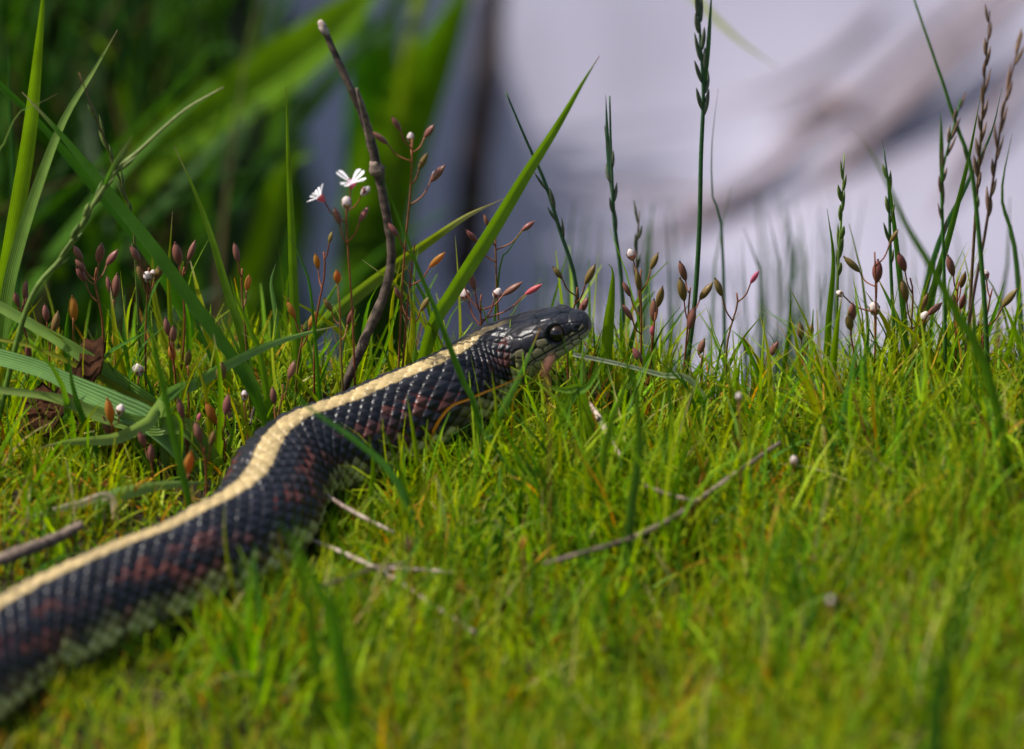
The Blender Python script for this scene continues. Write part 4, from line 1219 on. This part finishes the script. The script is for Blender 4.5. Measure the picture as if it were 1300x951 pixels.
for i in range(34):
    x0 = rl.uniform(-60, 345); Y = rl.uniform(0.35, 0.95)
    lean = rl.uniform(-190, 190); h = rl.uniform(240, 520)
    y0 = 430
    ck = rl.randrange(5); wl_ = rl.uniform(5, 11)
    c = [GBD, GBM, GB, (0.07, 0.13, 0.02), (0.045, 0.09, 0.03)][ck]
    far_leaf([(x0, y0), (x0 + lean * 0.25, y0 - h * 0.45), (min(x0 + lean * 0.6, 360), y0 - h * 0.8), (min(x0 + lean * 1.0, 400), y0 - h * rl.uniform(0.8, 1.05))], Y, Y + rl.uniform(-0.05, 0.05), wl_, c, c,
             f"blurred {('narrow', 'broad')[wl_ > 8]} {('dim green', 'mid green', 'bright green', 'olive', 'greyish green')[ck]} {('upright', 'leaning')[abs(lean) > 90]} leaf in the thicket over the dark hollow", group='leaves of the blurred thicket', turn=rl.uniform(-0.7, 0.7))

def far_stem(path, Y0, Y1, rmm, label, mat='branch', name='reed_stalk', cat='stalk', root=True):
    P = pix(path, Y0, Y1)
    if root: P = rooted(P, 0.03)
    mb = MB(); tube(mb, P, [rmm * 0.001, rmm * 0.0008, rmm * 0.0005], (1, 1, 1), (1, 1, 1), n=24, sides=8, wob=0.2)
    return tag(link(name, mb.mesh(name, M[mat], origin=P[0]), loc=tuple(P[0])), label, cat)
far_stem([(588, 420), (592, 330), (602, 215), (618, 100), (632, -60)], 0.85, 0.85, 9.0, 'dark upright reed stem standing in the water, blurred', 'dark_twig')
def on_water(path, lift0, lift1):
    n = len(path); out = []
    for i, (x, y) in enumerate(path):
        d = ray(x, y); z = WATER_Z + lift0 + (lift1 - lift0) * i / (n - 1)
        out.append(CAM + d * ((z - CAM[2]) / d[2]))
    return out
def branch(path, l0, l1, rmm, label):  # meshes stand in for blurred branch reflections; thin ones added to mottle the water
    P = on_water(path, l0, l1)
    mb = MB(); tube(mb, P, [rmm * 0.0007, rmm * 0.001, rmm * 0.0009, rmm * 0.0006], (1, 1, 1), (1, 1, 1), n=30, sides=9, wob=0.3)
    return tag(link('reflected_branch', mb.mesh('reflected_branch', M['branch'], origin=P[0]), loc=tuple(P[0])), label, 'branch')
branch([(790, 340), (860, 292), (960, 232), (1020, 180), (1085, 130), (1160, 60), (1300, -60)], -0.003, 0.03, 4.5, 'dark branch reflection slanting across the water, built as a branch')
branch([(1030, 250), (1090, 190), (1150, 130), (1230, 50), (1330, -40)], -0.004, 0.03, 6.5, 'thicker brown branch reflection beside the dark one')
branch([(1180, 300), (1230, 200), (1290, 100), (1340, 20)], -0.003, 0.02, 3, 'thin branch reflection farthest from the dark one')
branch([(700, 250), (780, 246), (880, 250), (960, 262)], -0.002, 0.002, 2.5, 'thin added stem lying level, mottling the water')
branch([(900, 140), (980, 118), (1060, 70), (1120, 10)], -0.002, 0.004, 2.5, 'thin added stem mottling the water beyond the dark branch reflection')
branch([(1080, 138), (1062, 120), (1035, 130), (985, 160)], 0.01, 0.0, 4, 'thin side branch between the two reflected branches')

# slim blurred blades on the slope of the bank
rb = random.Random(9)
slope = []
for i in range(110):
    x0 = rb.choice([rb.uniform(640, 900), rb.gauss(985, 40), rb.uniform(940, 1080), rb.uniform(1040, 1330)])
    Y = rb.uniform(0.10, 0.30)
    top = rb.uniform(235, 400)
    xx = x0 + rb.uniform(-30, 30)
    P = rooted(pix([(x0, 430), (0.5 * (x0 + xx) + rb.uniform(-5, 5), 0.5 * (430 + top)), (xx, top)], Y))
    ck = rb.randrange(4); bw = rb.uniform(0.0014, 0.0034)
    mb = MB(); c = [G_BLUE, G_MID, G_DEEP, (0.08, 0.13, 0.06)][ck]
    ribbon(mb, P, bw, c, c, n=10, turn=rb.uniform(-0.6, 0.6))
    tag(link('bank_blade', mb.mesh('bank_blade', M['blade'], origin=P[0]), loc=tuple(P[0])),
        f"blurred {('slim', 'broad')[bw > 0.0024]} {('bluish', 'green', 'dark green', 'greyish')[ck]} {('low', 'tall')[top < 310]} blade on the slope between turf and water", 'grass blade', 'blurred blades on the bank slope')

# ------------------------------------------------------------------ slender single blades standing out of the turf
protos = []; pcol = []
rp = random.Random(21)
for i in range(14):
    mb = MB()
    bend = rp.uniform(-0.35, 0.35); b2 = rp.uniform(-0.3, 0.3)
    Pp = [np.array([0, 0, -0.1]), np.array([0.1 * bend, 0.05 * b2, 0.35]), np.array([0.45 * bend, 0.3 * b2, 0.72]), np.array([bend, b2, 1.0])]
    cw, cb = rp.choice([('bright green', G_BRIGHT), ('dark green', G_MID), ('lime', T_LIME), ('green', T_GRN), ('yellowish', T_YEL)]); pcol.append((cw, abs(bend) > 0.18))
    ribbon(mb, Pp, rp.uniform(0.035, 0.07), cb, cb, rp.choice([STRAW, None, T_ORA, None]), rp.uniform(-1, 1), 0.4, n=9)
    protos.append(mb.mesh('grass_blade', M['blade']))
def scatter(n, xr, yr, hr, label, group, seed, snake_margin=0.001):
    r = random.Random(seed); k = 0; tries = 0
    while k < n and tries < 5000:
        tries += 1
        px = r.uniform(*xr); Y = r.uniform(*yr)
        x = at(px, 450, Y)[0]
        if not clear_of_snake(x, Y, snake_margin)[0] or Y > float(edge_y(x)) + 0.01: continue
        h = r.uniform(*hr)
        pk = r.randrange(14)
        o = link('grass_blade', protos[pk], loc=(x, Y, tz(x, Y) - 0.0005))
        o.rotation_euler = (r.gauss(0, 0.16), r.gauss(0, 0.2), r.uniform(0, 6.28))
        o.scale = (h, h, h)
        tag(o, f"{'tall' if h > 0.5 * (hr[0] + hr[1]) else 'short'} {pcol[pk][0]} {'bent' if pcol[pk][1] else 'straight'} {label}", 'grass blade', group); k += 1
scatter(105, (-20, 600), (-0.02, 0.085), (0.018, 0.042), 'blade standing in the turf behind the snake', 'blades behind the snake', 3)
scatter(90, (880, 1320), (-0.04, 0.07), (0.018, 0.042), 'blade standing in the turf of the crest', 'blades on the crest', 4)
scatter(30, (560, 900), (-0.06, 0.02), (0.014, 0.026), 'blade standing in the turf round the snake head', 'blades round the snake head', 5, 0.002)
scatter(28, (250, 1320), (-0.25, -0.08), (0.016, 0.030), 'blurred blade standing in the foreground turf', 'blades in the foreground turf', 6, 0.003)
